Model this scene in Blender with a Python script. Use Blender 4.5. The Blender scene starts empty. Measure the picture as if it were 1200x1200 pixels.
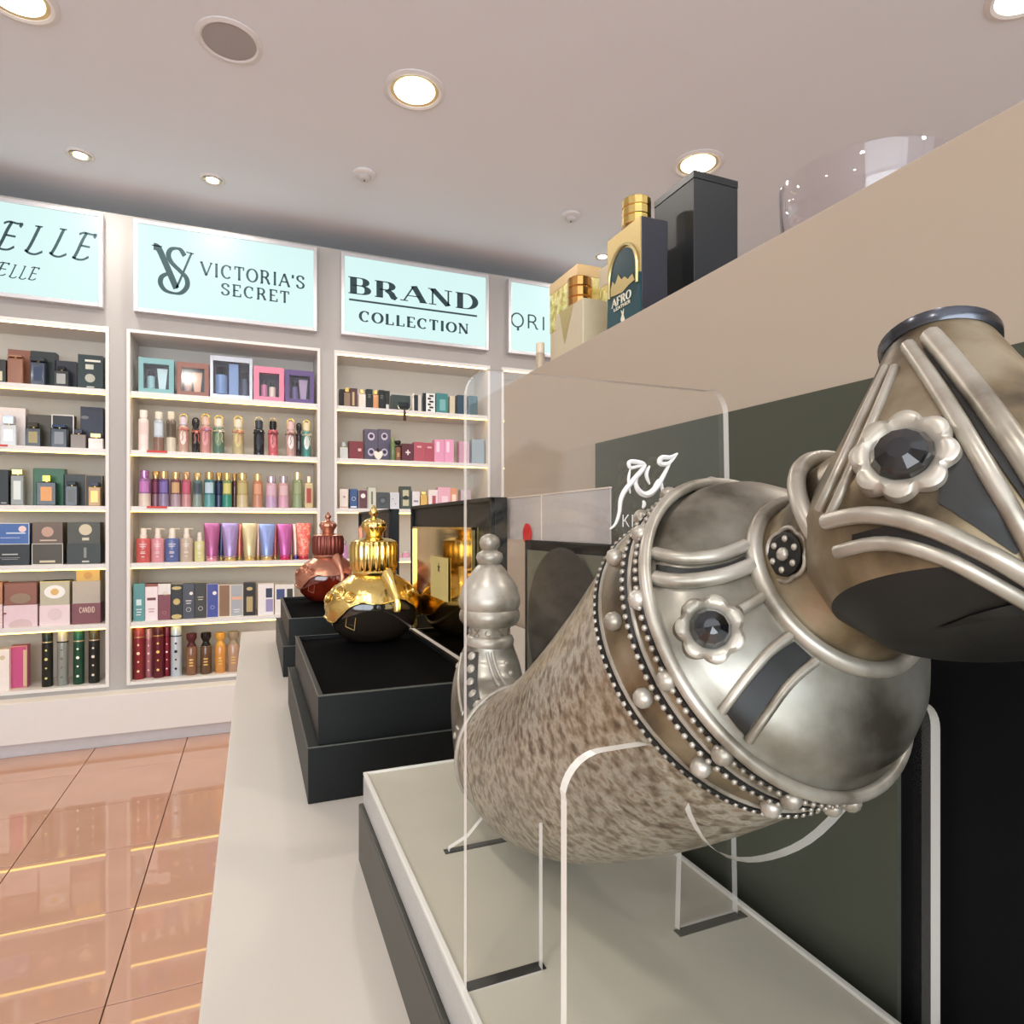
import bpy, bmesh, math, random
from mathutils import Vector, Matrix
from mathutils.bvhtree import BVHTree
random.seed(7)
S = bpy.context.scene
C = S.collection
EYE = 1.25
# ------------------------------------------------------------------ camera
cam = bpy.data.cameras.new('camera'); camo = bpy.data.objects.new('camera', cam); C.objects.link(camo)
camo.location = (0, 0, EYE); camo.rotation_euler = (math.radians(90), 0, math.radians(-22.3))
cam.sensor_width = 36; cam.lens = 740 / 1200 * 36; cam.shift_y = 0.0125; cam.clip_start = 0.01; cam.clip_end = 60
S.camera = camo
# ------------------------------------------------------------------ world, exposure
w = bpy.data.worlds.new('daylight'); S.world = w; w.use_nodes = True
bg = w.node_tree.nodes['Background']; bg.inputs[0].default_value = (0.80, 0.90, 1.0, 1); bg.inputs[1].default_value = 2.6
S.view_settings.view_transform = 'Standard'; S.view_settings.look = 'None'
S.view_settings.exposure = 0.0; S.view_settings.gamma = 1.0; S.view_settings.use_curve_mapping = False
LAMP = 13.0      # large downlight, watts
def area(name, loc, size, power, col=(1, .95, .88), rot=(0, 0, 0), shape='DISK', sy=None):
    l = bpy.data.lights.new(name, 'AREA'); l.shape = shape; l.size = size; l.energy = power; l.color = col
    if sy: l.size_y = sy
    o = bpy.data.objects.new(name, l); C.objects.link(o); o.location = loc; o.rotation_euler = rot
    return o
area('window_light', (-1.6, -3.3, 1.7), 4.6, 150, (.88, .94, 1), (math.radians(104), 0, 0), 'RECTANGLE', 2.2)
# ------------------------------------------------------------------ helpers
F = 740.0; CY, SY = math.cos(math.radians(22.3)), math.sin(math.radians(22.3))
def at(px, py, X=None, Y=None, Z=None, T=None):
    l = (px - 600) / F; u = (615 - py) / F
    D = Vector((SY + CY * l, CY - SY * l, u))
    t = T if T is not None else (X / D.x if X is not None else (Y / D.y if Y is not None else (Z - EYE) / D.z))
    return Vector((D.x * t, D.y * t, EYE + D.z * t))
def lin(c):
    return tuple(((v / 255) / 12.92 if v / 255 <= .04045 else ((v / 255 + .055) / 1.055) ** 2.4) for v in c) + (1,)
MATS = {}
def mat(col, rough=.5, metal=0., name=None, var=.06, scale=40., bump=0., emis=0., trans=0., coat=0., ior=1.45, spec=.5):
    """procedural material; col in sRGB 0-255"""
    key = (tuple(col), rough, metal, name, var, scale, bump, emis, trans, coat, spec)
    if key in MATS: return MATS[key]
    m = bpy.data.materials.new(name or 'mat_%d_%d_%d' % tuple(col)); m.use_nodes = True
    nt = m.node_tree; b = nt.nodes['Principled BSDF']; L = nt.links
    c = lin(col)
    b.inputs['Base Color'].default_value = c; b.inputs['Roughness'].default_value = rough; b.inputs['Metallic'].default_value = metal
    b.inputs['IOR'].default_value = ior; b.inputs['Specular IOR Level'].default_value = spec
    if trans: b.inputs['Transmission Weight'].default_value = trans
    if coat: b.inputs['Coat Weight'].default_value = coat; b.inputs['Coat Roughness'].default_value = .05
    if emis:
        b.inputs['Emission Color'].default_value = c; b.inputs['Emission Strength'].default_value = emis; b.inputs['Base Color'].default_value = (.02, .02, .02, 1)
    if (var or bump) and not emis:
        tc = nt.nodes.new('ShaderNodeTexCoord'); nz = nt.nodes.new('ShaderNodeTexNoise'); nz.inputs['Scale'].default_value = scale; nz.inputs['Detail'].default_value = 4
        L.new(tc.outputs['Object'], nz.inputs['Vector'])
        if var:
            mx = nt.nodes.new('ShaderNodeMix'); mx.data_type = 'RGBA'
            mx.inputs[6].default_value = tuple(v * (1 - var) for v in c[:3]) + (1,); mx.inputs[7].default_value = tuple(min(1, v * (1 + var)) for v in c[:3]) + (1,)
            L.new(nz.outputs['Fac'], mx.inputs[0]); L.new(mx.outputs[2], b.inputs['Base Color'])
        if bump:
            bp = nt.nodes.new('ShaderNodeBump'); bp.inputs['Strength'].default_value = bump; bp.inputs['Distance'].default_value = .001
            L.new(nz.outputs['Fac'], bp.inputs['Height']); L.new(bp.outputs[0], b.inputs['Normal'])
    MATS[key] = m
    return m
def ramp_mat(name, cols, scale, rough, metal=0., detail=6., bump=0., stretch=(1, 1, 1), coat=0.):
    m = bpy.data.materials.new(name); m.use_nodes = True; nt = m.node_tree; b = nt.nodes['Principled BSDF']; L = nt.links
    tc = nt.nodes.new('ShaderNodeTexCoord'); mp = nt.nodes.new('ShaderNodeMapping'); mp.inputs['Scale'].default_value = stretch
    nz = nt.nodes.new('ShaderNodeTexNoise'); nz.inputs['Scale'].default_value = scale; nz.inputs['Detail'].default_value = detail
    cr = nt.nodes.new('ShaderNodeValToRGB')
    while len(cr.color_ramp.elements) < len(cols): cr.color_ramp.elements.new(.5)
    for e, (p, c) in zip(cr.color_ramp.elements, cols): e.position = p; e.color = lin(c)
    L.new(tc.outputs['Object'], mp.inputs[0]); L.new(mp.outputs[0], nz.inputs['Vector']); L.new(nz.outputs['Fac'], cr.inputs[0]); L.new(cr.outputs[0], b.inputs['Base Color'])
    b.inputs['Roughness'].default_value = rough; b.inputs['Metallic'].default_value = metal
    if coat: b.inputs['Coat Weight'].default_value = coat; b.inputs['Coat Roughness'].default_value = .08
    if bump:
        bp = nt.nodes.new('ShaderNodeBump'); bp.inputs['Strength'].default_value = bump; bp.inputs['Distance'].default_value = .0006
        L.new(nz.outputs['Fac'], bp.inputs['Height']); L.new(bp.outputs[0], b.inputs['Normal'])
    return m
def clear_mat(name, tint, rough=.02, refl=1.0, ior=1.49):
    """thin clear sheet: transparent + fresnel reflection"""
    m = bpy.data.materials.new(name); m.use_nodes = True; nt = m.node_tree; nt.nodes.clear(); L = nt.links
    o = nt.nodes.new('ShaderNodeOutputMaterial'); t = nt.nodes.new('ShaderNodeBsdfTransparent'); t.inputs[0].default_value = tint
    g = nt.nodes.new('ShaderNodeBsdfGlossy'); g.inputs['Roughness'].default_value = rough; g.inputs[0].default_value = (refl, refl, refl, 1)
    f = nt.nodes.new('ShaderNodeFresnel'); x = nt.nodes.new('ShaderNodeMixShader')
    # the same reflectance from either side, so that no face of the thin sheet turns totally reflecting
    ge = nt.nodes.new('ShaderNodeNewGeometry'); im = nt.nodes.new('ShaderNodeMix'); im.inputs[2].default_value = ior; im.inputs[3].default_value = 1 / ior
    L.new(ge.outputs['Backfacing'], im.inputs[0]); L.new(im.outputs[0], f.inputs[0])
    L.new(f.outputs[0], x.inputs[0]); L.new(t.outputs[0], x.inputs[1]); L.new(g.outputs[0], x.inputs[2]); L.new(x.outputs[0], o.inputs[0])
    return m
def edge_mat(name, col, op):
    m = bpy.data.materials.new(name); m.use_nodes = True; nt = m.node_tree; L = nt.links; b = nt.nodes['Principled BSDF']
    b.inputs['Base Color'].default_value = col; b.inputs['Roughness'].default_value = .12
    t = nt.nodes.new('ShaderNodeBsdfTransparent'); x = nt.nodes.new('ShaderNodeMixShader'); x.inputs[0].default_value = op
    L.new(t.outputs[0], x.inputs[1]); L.new(b.outputs[0], x.inputs[2]); L.new(x.outputs[0], nt.nodes['Material Output'].inputs[0])
    return m
class MB:
    def __init__(s): s.v = []; s.f = []; s.m = []
    def add(s, vs, fs, mi=0):
        n = len(s.v); s.v += [Vector(v) for v in vs]; s.f += [tuple(i + n for i in f) for f in fs]; s.m += [mi] * len(fs); return s
    def box(s, a, b, mi=0):
        x0, y0, z0 = a; x1, y1, z1 = b
        return s.add([(x0, y0, z0), (x1, y0, z0), (x1, y1, z0), (x0, y1, z0), (x0, y0, z1), (x1, y0, z1), (x1, y1, z1), (x0, y1, z1)],
                     [(0, 3, 2, 1), (4, 5, 6, 7), (0, 1, 5, 4), (1, 2, 6, 5), (2, 3, 7, 6), (3, 0, 4, 7)], mi)
    def lathe(s, prof, o=(0, 0, 0), seg=24, mi=0, ax=None, sx=1, sy=1, cap=True, rf=None):
        """prof: (r, h); rf(angle, k)->radius factor"""
        o = Vector(o); Zx = (ax or Vector((0, 0, 1))).normalized()
        U = Vector((1, 0, 0)) if abs(Zx.x) < .8 else Vector((0, 1, 0)); U = (U - Zx * U.dot(Zx)).normalized(); W = Zx.cross(U)
        vs = []
        for k, (r, h) in enumerate(prof):
            for i in range(seg):
                a = 2 * math.pi * i / seg; q = r * (rf(a, k) if rf else 1)
                vs.append(o + U * (q * math.cos(a) * sx) + W * (q * math.sin(a) * sy) + Zx * h)
        fs = [(k * seg + i, k * seg + (i + 1) % seg, (k + 1) * seg + (i + 1) % seg, (k + 1) * seg + i) for k in range(len(prof) - 1) for i in range(seg)]
        if cap: fs += [tuple(range(seg))[::-1], tuple((len(prof) - 1) * seg + i for i in range(seg))]
        return s.add(vs, fs, mi)
    def tube(s, pts, r, seg=8, mi=0, closed=False, flat=1.0):
        pts = [Vector(p) for p in pts]; n = len(pts); vs = []; prev = None
        for i, p in enumerate(pts):
            if closed: T = pts[(i + 1) % n] - pts[i - 1]
            else: T = pts[min(i + 1, n - 1)] - pts[max(i - 1, 0)]
            T.normalize() if T.length else None
            if prev is None: U = T.orthogonal().normalized()
            else: U = prev - T * prev.dot(T); U = U.normalized() if U.length > 1e-6 else T.orthogonal().normalized()
            prev = U; W = T.cross(U); rr = r[i] if isinstance(r, (list, tuple)) else r
            for k in range(seg):
                a = 2 * math.pi * k / seg; vs.append(p + U * rr * math.cos(a) + W * rr * math.sin(a) * flat)
        m = n if closed else n - 1
        fs = [(i * seg + k, ((i + 1) % n) * seg + k, ((i + 1) % n) * seg + (k + 1) % seg, i * seg + (k + 1) % seg) for i in range(m) for k in range(seg)]
        if not closed: fs += [tuple(range(seg)), tuple((n - 1) * seg + k for k in range(seg))[::-1]]
        return s.add(vs, fs, mi)
    def ball(s, c, r, n=(0, 0, 1), sq=1., seg=10, mi=0):
        k = 6; prof = [(r * math.sin(math.pi * (j + .001) / k), -r * sq * math.cos(math.pi * j / k)) for j in range(k + 1)]
        prof[-1] = (r * .001, prof[-1][1]); return s.lathe(prof, c, seg, mi, Vector(n), cap=False)
    def plate(s, poly, O, U, V, N, th, mi=0, me=None):
        """flat polygon extruded by th along N; me = edge material index"""
        O, U, V, N = map(Vector, (O, U, V, N)); n = len(poly)
        vs = [O + U * x + V * y for x, y in poly] + [O + U * x + V * y + N * th for x, y in poly]
        s.add(vs, [tuple(range(n))[::-1], tuple(range(n, 2 * n))], mi); base = len(s.v) - 2 * n
        for i in range(n):
            j = (i + 1) % n; s.f.append((base + i, base + j, base + n + j, base + n + i)); s.m.append(mi if me is None else me)
        return s
    def build(s, name, mats, parent=None, smooth=False, bevel=0., kind=None):
        me = bpy.data.meshes.new(name); off = Vector(parent.get('_o', (0, 0, 0))) if parent else Vector((0, 0, 0))
        me.from_pydata([v - off for v in s.v], [], s.f)
        for m in (mats if isinstance(mats, (list, tuple)) else [mats]): me.materials.append(m)
        me.polygons.foreach_set('material_index', s.m)
        bm = bmesh.new(); bm.from_mesh(me); bmesh.ops.recalc_face_normals(bm, faces=bm.faces); bm.to_mesh(me); bm.free()
        if smooth:
            me.polygons.foreach_set('use_smooth', [True] * len(me.polygons)); me.set_sharp_from_angle(angle=math.radians(smooth if smooth > 1 else 40))
        o = bpy.data.objects.new(name, me); C.objects.link(o)
        if parent: o.parent = parent; o['_o'] = parent['_o']
        if bevel:
            b = o.modifiers.new('bevel', 'BEVEL'); b.width = bevel; b.segments = 2; b.limit_method = 'ANGLE'
        if kind: o['kind'] = kind
        return o
def thing(name, label, cat, loc, group=None):
    o = bpy.data.objects.new(name, None); C.objects.link(o); o.location = loc; o.empty_display_size = .02
    o['_o'] = tuple(loc); o['label'] = label; o['category'] = cat
    if group: o['group'] = group
    return o
def tag(o, label, cat, group=None):
    o['label'] = label; o['category'] = cat
    if group: o['group'] = group
    return o
def catmull(P, n=6, closed=False):
    P = [Vector(p) for p in P]; out = []; N = len(P)
    for i in range(N if closed else N - 1):
        if closed: a, b, c, d = P[i - 1], P[i], P[(i + 1) % N], P[(i + 2) % N]
        else: a, b, c, d = P[max(i - 1, 0)], P[i], P[i + 1], P[min(i + 2, N - 1)]
        for k in range(n):
            t = k / n; out.append(.5 * ((2 * b) + (c - a) * t + (2 * a - 5 * b + 4 * c - d) * t * t + (3 * b - 3 * c + d - a) * t ** 3))
    if not closed: out.append(P[-1])
    return out
# ------------------------------------------------------------------ stroke lettering
def arc(cx, cy, rx, ry, a0, a1, n=18): return [(cx + rx * math.cos(math.radians(a0 + (a1 - a0) * i / n)), cy + ry * math.sin(math.radians(a0 + (a1 - a0) * i / n))) for i in range(n + 1)]
def cm2(P, n=5): return [(v.x, v.y) for v in catmull([(x, y, 0) for x, y in P], n)]
GL = {
 'A': (.80, [([(.05, 0), (.4, 1)], 't'), ([(.4, 1), (.75, 0)], 'T'), ([(.17, .34), (.63, .34)], 't')], [(.05, 0), (.75, 0)]),
 'B': (.74, [([(.15, 0), (.15, 1)], 'T'), ([(.12, 1), (.38, 1)] + arc(.38, .76, .2, .24, 90, -90)[1:] + [(.15, .52)], 'a'), ([(.15, .52), (.4, .52)] + arc(.4, .26, .24, .26, 90, -90)[1:] + [(.12, 0)], 'a')], [(.12, 0), (.12, 1)]),
 'C': (.80, [(arc(.42, .5, .34, .5, 48, 312, 26), 'a'), ([(.66, .68), (.68, .98)], 't')], []),
 'D': (.84, [([(.15, 0), (.15, 1)], 'T'), ([(.12, 1), (.36, 1)] + arc(.36, .5, .38, .5, 90, -90)[1:] + [(.12, 0)], 'a')], [(.12, 0), (.12, 1)]),
 'E': (.70, [([(.15, 0), (.15, 1)], 'T'), ([(.12, 1), (.6, 1), (.6, .78)], 't'), ([(.12, .52), (.48, .52)], 't'), ([(.12, 0), (.64, 0), (.64, .24)], 't')], [(.12, 0), (.12, 1)]),
 'F': (.66, [([(.15, 0), (.15, 1)], 'T'), ([(.12, 1), (.6, 1), (.6, .78)], 't'), ([(.12, .52), (.48, .52)], 't')], [(.15, 0), (.12, 1)]),
 'H': (.85, [([(.15, 0), (.15, 1)], 'T'), ([(.7, 0), (.7, 1)], 'T'), ([(.15, .5), (.7, .5)], 't')], [(.15, 0), (.15, 1), (.7, 0), (.7, 1)]),
 'I': (.34, [([(.17, 0), (.17, 1)], 'T')], [(.17, 0), (.17, 1)]),
 'J': (.42, [([(.27, 1), (.27, .1), (.2, -.1), (.05, -.12)], 'T')], [(.27, 1)]),
 'K': (.78, [([(.15, 0), (.15, 1)], 'T'), ([(.15, .38), (.64, 1)], 't'), ([(.32, .58), (.7, 0)], 'T')], [(.15, 0), (.15, 1), (.64, 1), (.7, 0)]),
 'L': (.68, [([(.15, 0), (.15, 1)], 'T'), ([(.12, 0), (.62, 0), (.62, .26)], 't')], [(.15, 1), (.12, 0)]),
 'N': (.86, [([(.13, 0), (.13, 1)], 't'), ([(.13, 1), (.72, 0)], 'T'), ([(.72, 0), (.72, 1)], 't')], [(.13, 0), (.1, 1), (.72, 1)]),
 'O': (.86, [(arc(.43, .5, .36, .5, 0, 360, 32), 'a')], []),
 'R': (.80, [([(.15, 0), (.15, 1)], 'T'), ([(.12, 1), (.38, 1)] + arc(.38, .75, .21, .25, 90, -90)[1:] + [(.15, .5)], 'a'), ([(.4, .5), (.56, .3), (.64, .05), (.74, 0)], 'T')], [(.12, 0), (.12, 1)]),
 'S': (.66, [(cm2([(.56, .74), (.52, .92), (.33, 1), (.15, .92), (.1, .76), (.18, .62), (.34, .52), (.5, .41), (.58, .26), (.5, .07), (.32, 0), (.14, .06), (.07, .26)]), 'a')], []),
 'T': (.74, [([(.37, 0), (.37, 1)], 'T'), ([(.06, .78), (.06, 1), (.68, 1), (.68, .78)], 't')], [(.37, 0)]),
 'U': (.8, [([(.15, 1), (.15, .3)] + arc(.4, .3, .25, .3, 180, 360)[1:] + [(.65, 1)], 'a')], [(.15, 1), (.65, 1)]),
 'V': (.80, [([(.06, 1), (.4, 0)], 'T'), ([(.4, 0), (.74, 1)], 't')], [(.06, 1), (.74, 1)]),
 "'": (.22, [([(.12, 1), (.1, .72)], 'T')], []), ' ': (.35, [], []), '.': (.25, [([(.12, 0), (.12, .1)], 'T')], []),
}
def stroke(mb, pts, wf, xf, N, th, mi=0):
    """flat ribbon with mitred offset; xf maps 2D to 3D"""
    pts = [p for i, p in enumerate(pts) if i == 0 or (p[0] - pts[i - 1][0]) ** 2 + (p[1] - pts[i - 1][1]) ** 2 > 1e-9]
    n = len(pts); Lp = []; Rp = []
    def dr(a, b): d = math.hypot(b[0] - a[0], b[1] - a[1]) or 1; return ((b[0] - a[0]) / d, (b[1] - a[1]) / d)
    for i in range(n):
        d0 = dr(pts[max(i - 1, 0)], pts[max(i, 1)]) if n > 1 else (1, 0); d1 = dr(pts[min(i, n - 2)], pts[min(i + 1, n - 1)])
        dx, dy = d0[0] + d1[0], d0[1] + d1[1]; L = math.hypot(dx, dy) or 1; dx /= L; dy /= L
        wd = wf(dx, dy) / 2 / max(.55, dx * d1[0] + dy * d1[1])
        Lp.append((pts[i][0] - dy * wd, pts[i][1] + dx * wd)); Rp.append((pts[i][0] + dy * wd, pts[i][1] - dx * wd))
    for i in range(n - 1):
        q = [Lp[i], Lp[i + 1], Rp[i + 1], Rp[i]]; b = [xf(*p) for p in q]
        mb.add(b + [v + N * th for v in b], [(0, 1, 2, 3), (7, 6, 5, 4), (0, 4, 5, 1), (1, 5, 6, 2), (2, 6, 7, 3), (3, 7, 4, 0)], mi)
def text(s, O, U, V, N, h, width=None, thick=.2, thin=.05, serif=.1, sp=.06, shear=0., m=None, parent=None, name='letter', th=.0008, join=False, small=None):
    """each letter its own mesh; width = total length in metres"""
    O, U, V, N = map(Vector, (O, U, V, N)); tot = sum(GL[c][0] + sp for c in s) - sp; kx = (width / tot) if width else h; x = 0; big = MB()
    for i, c in enumerate(s):
        adv, st, se = GL[c]; mb = big if join else MB(); x0 = x
        def xf(a, b): return O + U * ((x0 + a) * kx + shear * b * h) + V * (b * h)
        for pts, wt in st:
            wf = {'T': lambda dx, dy: thick, 't': lambda dx, dy: thin, 'a': lambda dx, dy: thin + (thick - thin) * dy * dy}[wt]
            stroke(mb, pts, wf, xf, N, th)
        if serif:
            for a, b in se: stroke(mb, [(a - serif, b), (a + serif, b)], lambda dx, dy: thin, xf, N, th)
        if mb.v and not join: mb.build(name, m, parent)
        x += adv + sp
    if join and big.v: return big.build(name, m, parent)
XA, YA, ZA = Vector((1, 0, 0)), Vector((0, 1, 0)), Vector((0, 0, 1))
# ------------------------------------------------------------------ common materials
white = mat((226, 220, 214), .35, name='white_lacquer', var=.02)
greige = mat((176, 170, 165), .6, name='greige_fascia_paint', var=.02)
nicheback = mat((214, 207, 198), .6, name='niche_panel', var=.02)
led = mat((255, 216, 104), name='warm_led', emis=6.5)
led_soft = mat((255, 226, 170), name='soft_led', emis=7.)
gold = mat((226, 196, 120), .16, 1., 'polished_gold', var=.05)
goldp = mat((222, 186, 110), .3, .7, 'gold_print')
silver = mat((205, 205, 205), .22, 1., 'silver_metal')
black = mat((18, 19, 20), .45, name='black_card', var=.15)
ink = mat((40, 66, 72), .6, name='sign_ink', var=0)
# ------------------------------------------------------------------ the room
CEIL = EYE + 1.93; YB = 4.60; YU = 4.25; RX0, RX1, RY0 = -4.2, 4.0, -3.6
o = MB().box((RX0, RY0, -.08), (RX1, YB, -.012)).build('floor', mat((120, 84, 62), .6, name='tile_grout')); o['kind'] = 'structure'; floor = o; floor['_o'] = (0, 0, 0)
tilem = ramp_mat('polished_porcelain_tile', [(.35, (190, 148, 126)), (.65, (198, 156, 134))], 3., .02, coat=.0)
tmesh = None; T = .46
xs = [-.356 + T * k for k in range(-8, 2)]; ys = [1.918 + T * k for k in range(-12, 5)]
random.seed(3)
tb = MB().box((0, 0, -.012), (T - .004, T - .004, 0)); first = tb.build('tile', tilem, None, bevel=.0008)
first.parent = floor; first.location = (xs[0] + .002, ys[0] + .002, 0); n = 0
for x in xs:
    for y in ys:
        if y + T > 4.3: continue
        if n: t2 = first.copy(); C.objects.link(t2); t2.location = (x + .002, y + .002, random.uniform(-.0002, .0002))
        n += 1
rest = MB().box((xs[-1] + T, RY0, -.012), (RX1, 4.218, 0)).box((RX0, RY0, -.012), (xs[0], 4.218, 0)).box((xs[0], RY0, -.012), (xs[-1] + T, ys[0], 0)).build('tile_field', tilem); rest.parent = floor; rest['kind'] = 'stuff'
ceilm = mat((228, 232, 238), .75, name='ceiling_paint', var=.015, scale=3)
ceiling = MB().box((RX0, RY0, CEIL), (RX1, YB, CEIL + .1)).build('ceiling', ceilm); ceiling['kind'] = 'structure'
wallm = mat((190, 184, 178), .7, name='wall_paint', var=.02)
for nm, a, b in (('wall_back', (RX0, YB, 0), (RX1, YB + .1, CEIL)), ('wall_left', (RX0 - .1, RY0, 0), (RX0, YB, CEIL)), ('wall_right', (RX1, RY0, 0), (RX1 + .1, YB, CEIL))):
    MB().box(a, b).build(nm, wallm)['kind'] = 'structure'
# shopfront behind the camera: glazed opening with mullions
wf = MB().box((RX0, RY0 - .1, 0), (RX1, RY0, .35)).box((RX0, RY0 - .1, 2.75), (RX1, RY0, CEIL))
for x in (RX0, -1.9, 0.2, 2.2, RX1 - .3): wf.box((x, RY0 - .1, .35), (x + (.3 if x in (RX0, RX1 - .3) else .09), RY0, 2.75))
wf.build('wall_front', wallm)['kind'] = 'structure'
MB().box((RX0, RY0 - .06, .35), (RX1, RY0 - .05, 2.75)).build('window_1', clear_mat('shop_glass', (.95, .97, .97, 1)))['kind'] = 'structure'
# base plinth and fascia of the wall unit
pl = MB().box((RX0, 4.16, 0), (RX1, YB, .10), 1).box((RX0, 4.125, .075), (RX1, YB, .295))
pl.build('trim_1', [white, mat((205, 200, 200), .3, name='kick_plate')], bevel=.002)['kind'] = 'structure'
CW, PITCH, CX0 = 1.045, 1.168, -.661
cabx = [CX0 - PITCH, CX0, CX0 + PITCH, CX0 + 2 * PITCH]
ZT, ZBm = EYE + 1.12, EYE - .915; FR = .018
fa = MB(); zo0, zo1 = ZBm - FR, ZT + FR; topz = EYE + 1.80
xl = RX0
for cx in cabx:
    fa.box((xl, YU, .295), (cx - FR, YB, topz)); fa.box((cx - FR, YU, .295), (cx + CW + FR, YB, zo0)); fa.box((cx - FR, YU, zo1), (cx + CW + FR, YB, topz)); xl = cx + CW + FR
fa.box((xl, YU, .295), (RX1, YB, topz)); fa.build('trim_2', greige)['kind'] = 'structure'
LEV = [.781, .437, .108, -.2245, -.569]
cabdesc = ['lefthand display cabinet lit by warm strips, full of dark perfume cartons', 'display cabinet under the lettered VICTORIA\'S SECRET sign, mists and tubes', 'display cabinet under the BRAND COLLECTION sign, behind the dark display boxes', 'display cabinet under the rightmost sign, mostly behind the beige gondola']
for ci, cx in enumerate(cabx):
    cb = thing('display_cabinet', cabdesc[ci], 'cabinet', (cx, YU, ZBm), 'wall display cabinets')
    x1 = cx + CW
    f = MB().box((cx - FR, YU - .012, zo0), (cx, YU + .31, zo1)).box((x1, YU - .012, zo0), (x1 + FR, YU + .31, zo1)).box((cx, YU - .012, ZT), (x1, YU + .31, zo1)).box((cx, YU - .012, zo0), (x1, YU + .31, ZBm)); f.build('frame', white, cb, bevel=.0015)
    MB().box((cx, YU + .30, ZBm), (x1, YU + .31, ZT)).build('back_panel', nicheback, cb)
    for z in LEV: MB().box((cx, YU, EYE + z - .026), (x1, YU + .30, EYE + z)).build('shelf', white, cb, bevel=.001)
    for k, z in enumerate([1.12] + [q - .026 for q in LEV]):
        if ci == 1 and k == 0: continue
        MB().box((cx + .003, YU + .003, EYE + z - .007), (x1 - .003, YU + .013, EYE + z)).build('led_strip', led_soft if k == 0 else led, cb)
# ------------------------------------------------------------------ lightbox signs
panel = mat((214, 246, 243), name='lit_sign_panel', emis=.98)
framem = mat((205, 203, 205), .35, .3, 'sign_frame')
YS = 4.20; N_ = Vector((0, -1, 0))
sl = ['lit sign lettered ELLE in swash capitals, cut by left edge', 'lit sign with monogram and the words VICTORIA\'S SECRET', 'lit sign reading BRAND COLLECTION with a rule between the words', 'lit sign beginning ORI, half hidden behind cream perfume box']
signs = []
for ci, cx in enumerate(cabx):
    s = thing('lightbox_sign', sl[ci], 'sign', (cx, YU, EYE + 1.23), 'backlit signs above the cabinets'); signs.append(s)
    a, b, z0, z1 = cx + .022, cx + CW - .006, EYE + 1.235, EYE + 1.77; e = .022
    MB().box((a, YS, z0), (a + e, YU, z1)).box((b - e, YS, z0), (b, YU, z1)).box((a + e, YS, z0), (b - e, YU, z0 + e)).box((a + e, YS, z1 - e), (b - e, YU, z1)).build('frame', framem, s, bevel=.002)
    MB().box((a + e, YS + .006, z0 + e), (b - e, YU, z1 - e)).build('panel', panel, s)
def onsign(px, py): return at(px, py, Y=YS + .005)
def signtext(s, t, p0, p1, h, **k):
    a = onsign(*p0); b = onsign(*p1); a.z = (a.z + b.z) / 2 if k.pop('avg', False) else a.z
    text(t, a, XA, ZA, N_, h, b.x - a.x, m=ink, parent=s, **k)
signtext(signs[2], 'BRAND', (409, 343), (560, 360.5), .104, thick=.23, thin=.06, serif=.14, sp=.16)
a = onsign(409, 350.7); b = onsign(559, 371); MB().box((a.x, YS + .0035, a.z - .006), (b.x, YS + .0055, a.z + .006)).build('rule', ink, signs[2])
signtext(signs[2], 'COLLECTION', (421, 376), (549, 390), .066, thick=.22, thin=.095, serif=.1, sp=.16)
signtext(signs[1], "VICTORIA'S", (235, 322), (357, 338.5), .077, thick=.17, thin=.10, serif=.09, sp=.14)
signtext(signs[1], 'SECRET', (259, 345), (339, 353.5), .068, thick=.17, thin=.10, serif=.09, sp=.18)
signtext(signs[3], 'ORI', (598, 382), (640, 387), .098, thick=.1, thin=.1, serif=0, sp=.12)
a = onsign(607, 384); MB().box((a.x - .008, YS + .004, a.z - .02), (a.x + .008, YS + .006, a.z + .01)).build('letter', ink, signs[3])
# VS monogram
a = onsign(178, 343); b = onsign(227, 296)
mw, mh = b.x - a.x, .27
def mx(u, v): return Vector((a.x + u * mw, YS + .005, a.z + .01 + v * mh))
nib = lambda dx, dy: .05 + .1 * max(0, -(dx * dy)) * 2
m1 = MB(); stroke(m1, cm2([(.04, .97), (.14, .95), (.24, .8), (.58, .12)]), lambda dx, dy: .15, mx, N_, .001); stroke(m1, [(.58, .12), (.95, .95)], lambda dx, dy: .05, mx, N_, .001)
stroke(m1, [(0, .99), (.24, .99)], lambda dx, dy: .025, mx, N_, .001); stroke(m1, [(.82, .95), (1.0, .93)], lambda dx, dy: .025, mx, N_, .001); m1.build('letter', ink, signs[1])
m1 = MB(); stroke(m1, cm2([(.78, .86), (.66, .99), (.47, .97), (.39, .84), (.46, .68), (.66, .52), (.82, .38), (.84, .2), (.7, .04), (.5, .01), (.3, .06), (.2, .2), (.24, .34), (.4, .42), (.5, .36)]), lambda dx, dy: .05 + .07 * abs(dy), mx, N_, .0015); m1.build('letter', ink, signs[1])
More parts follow.
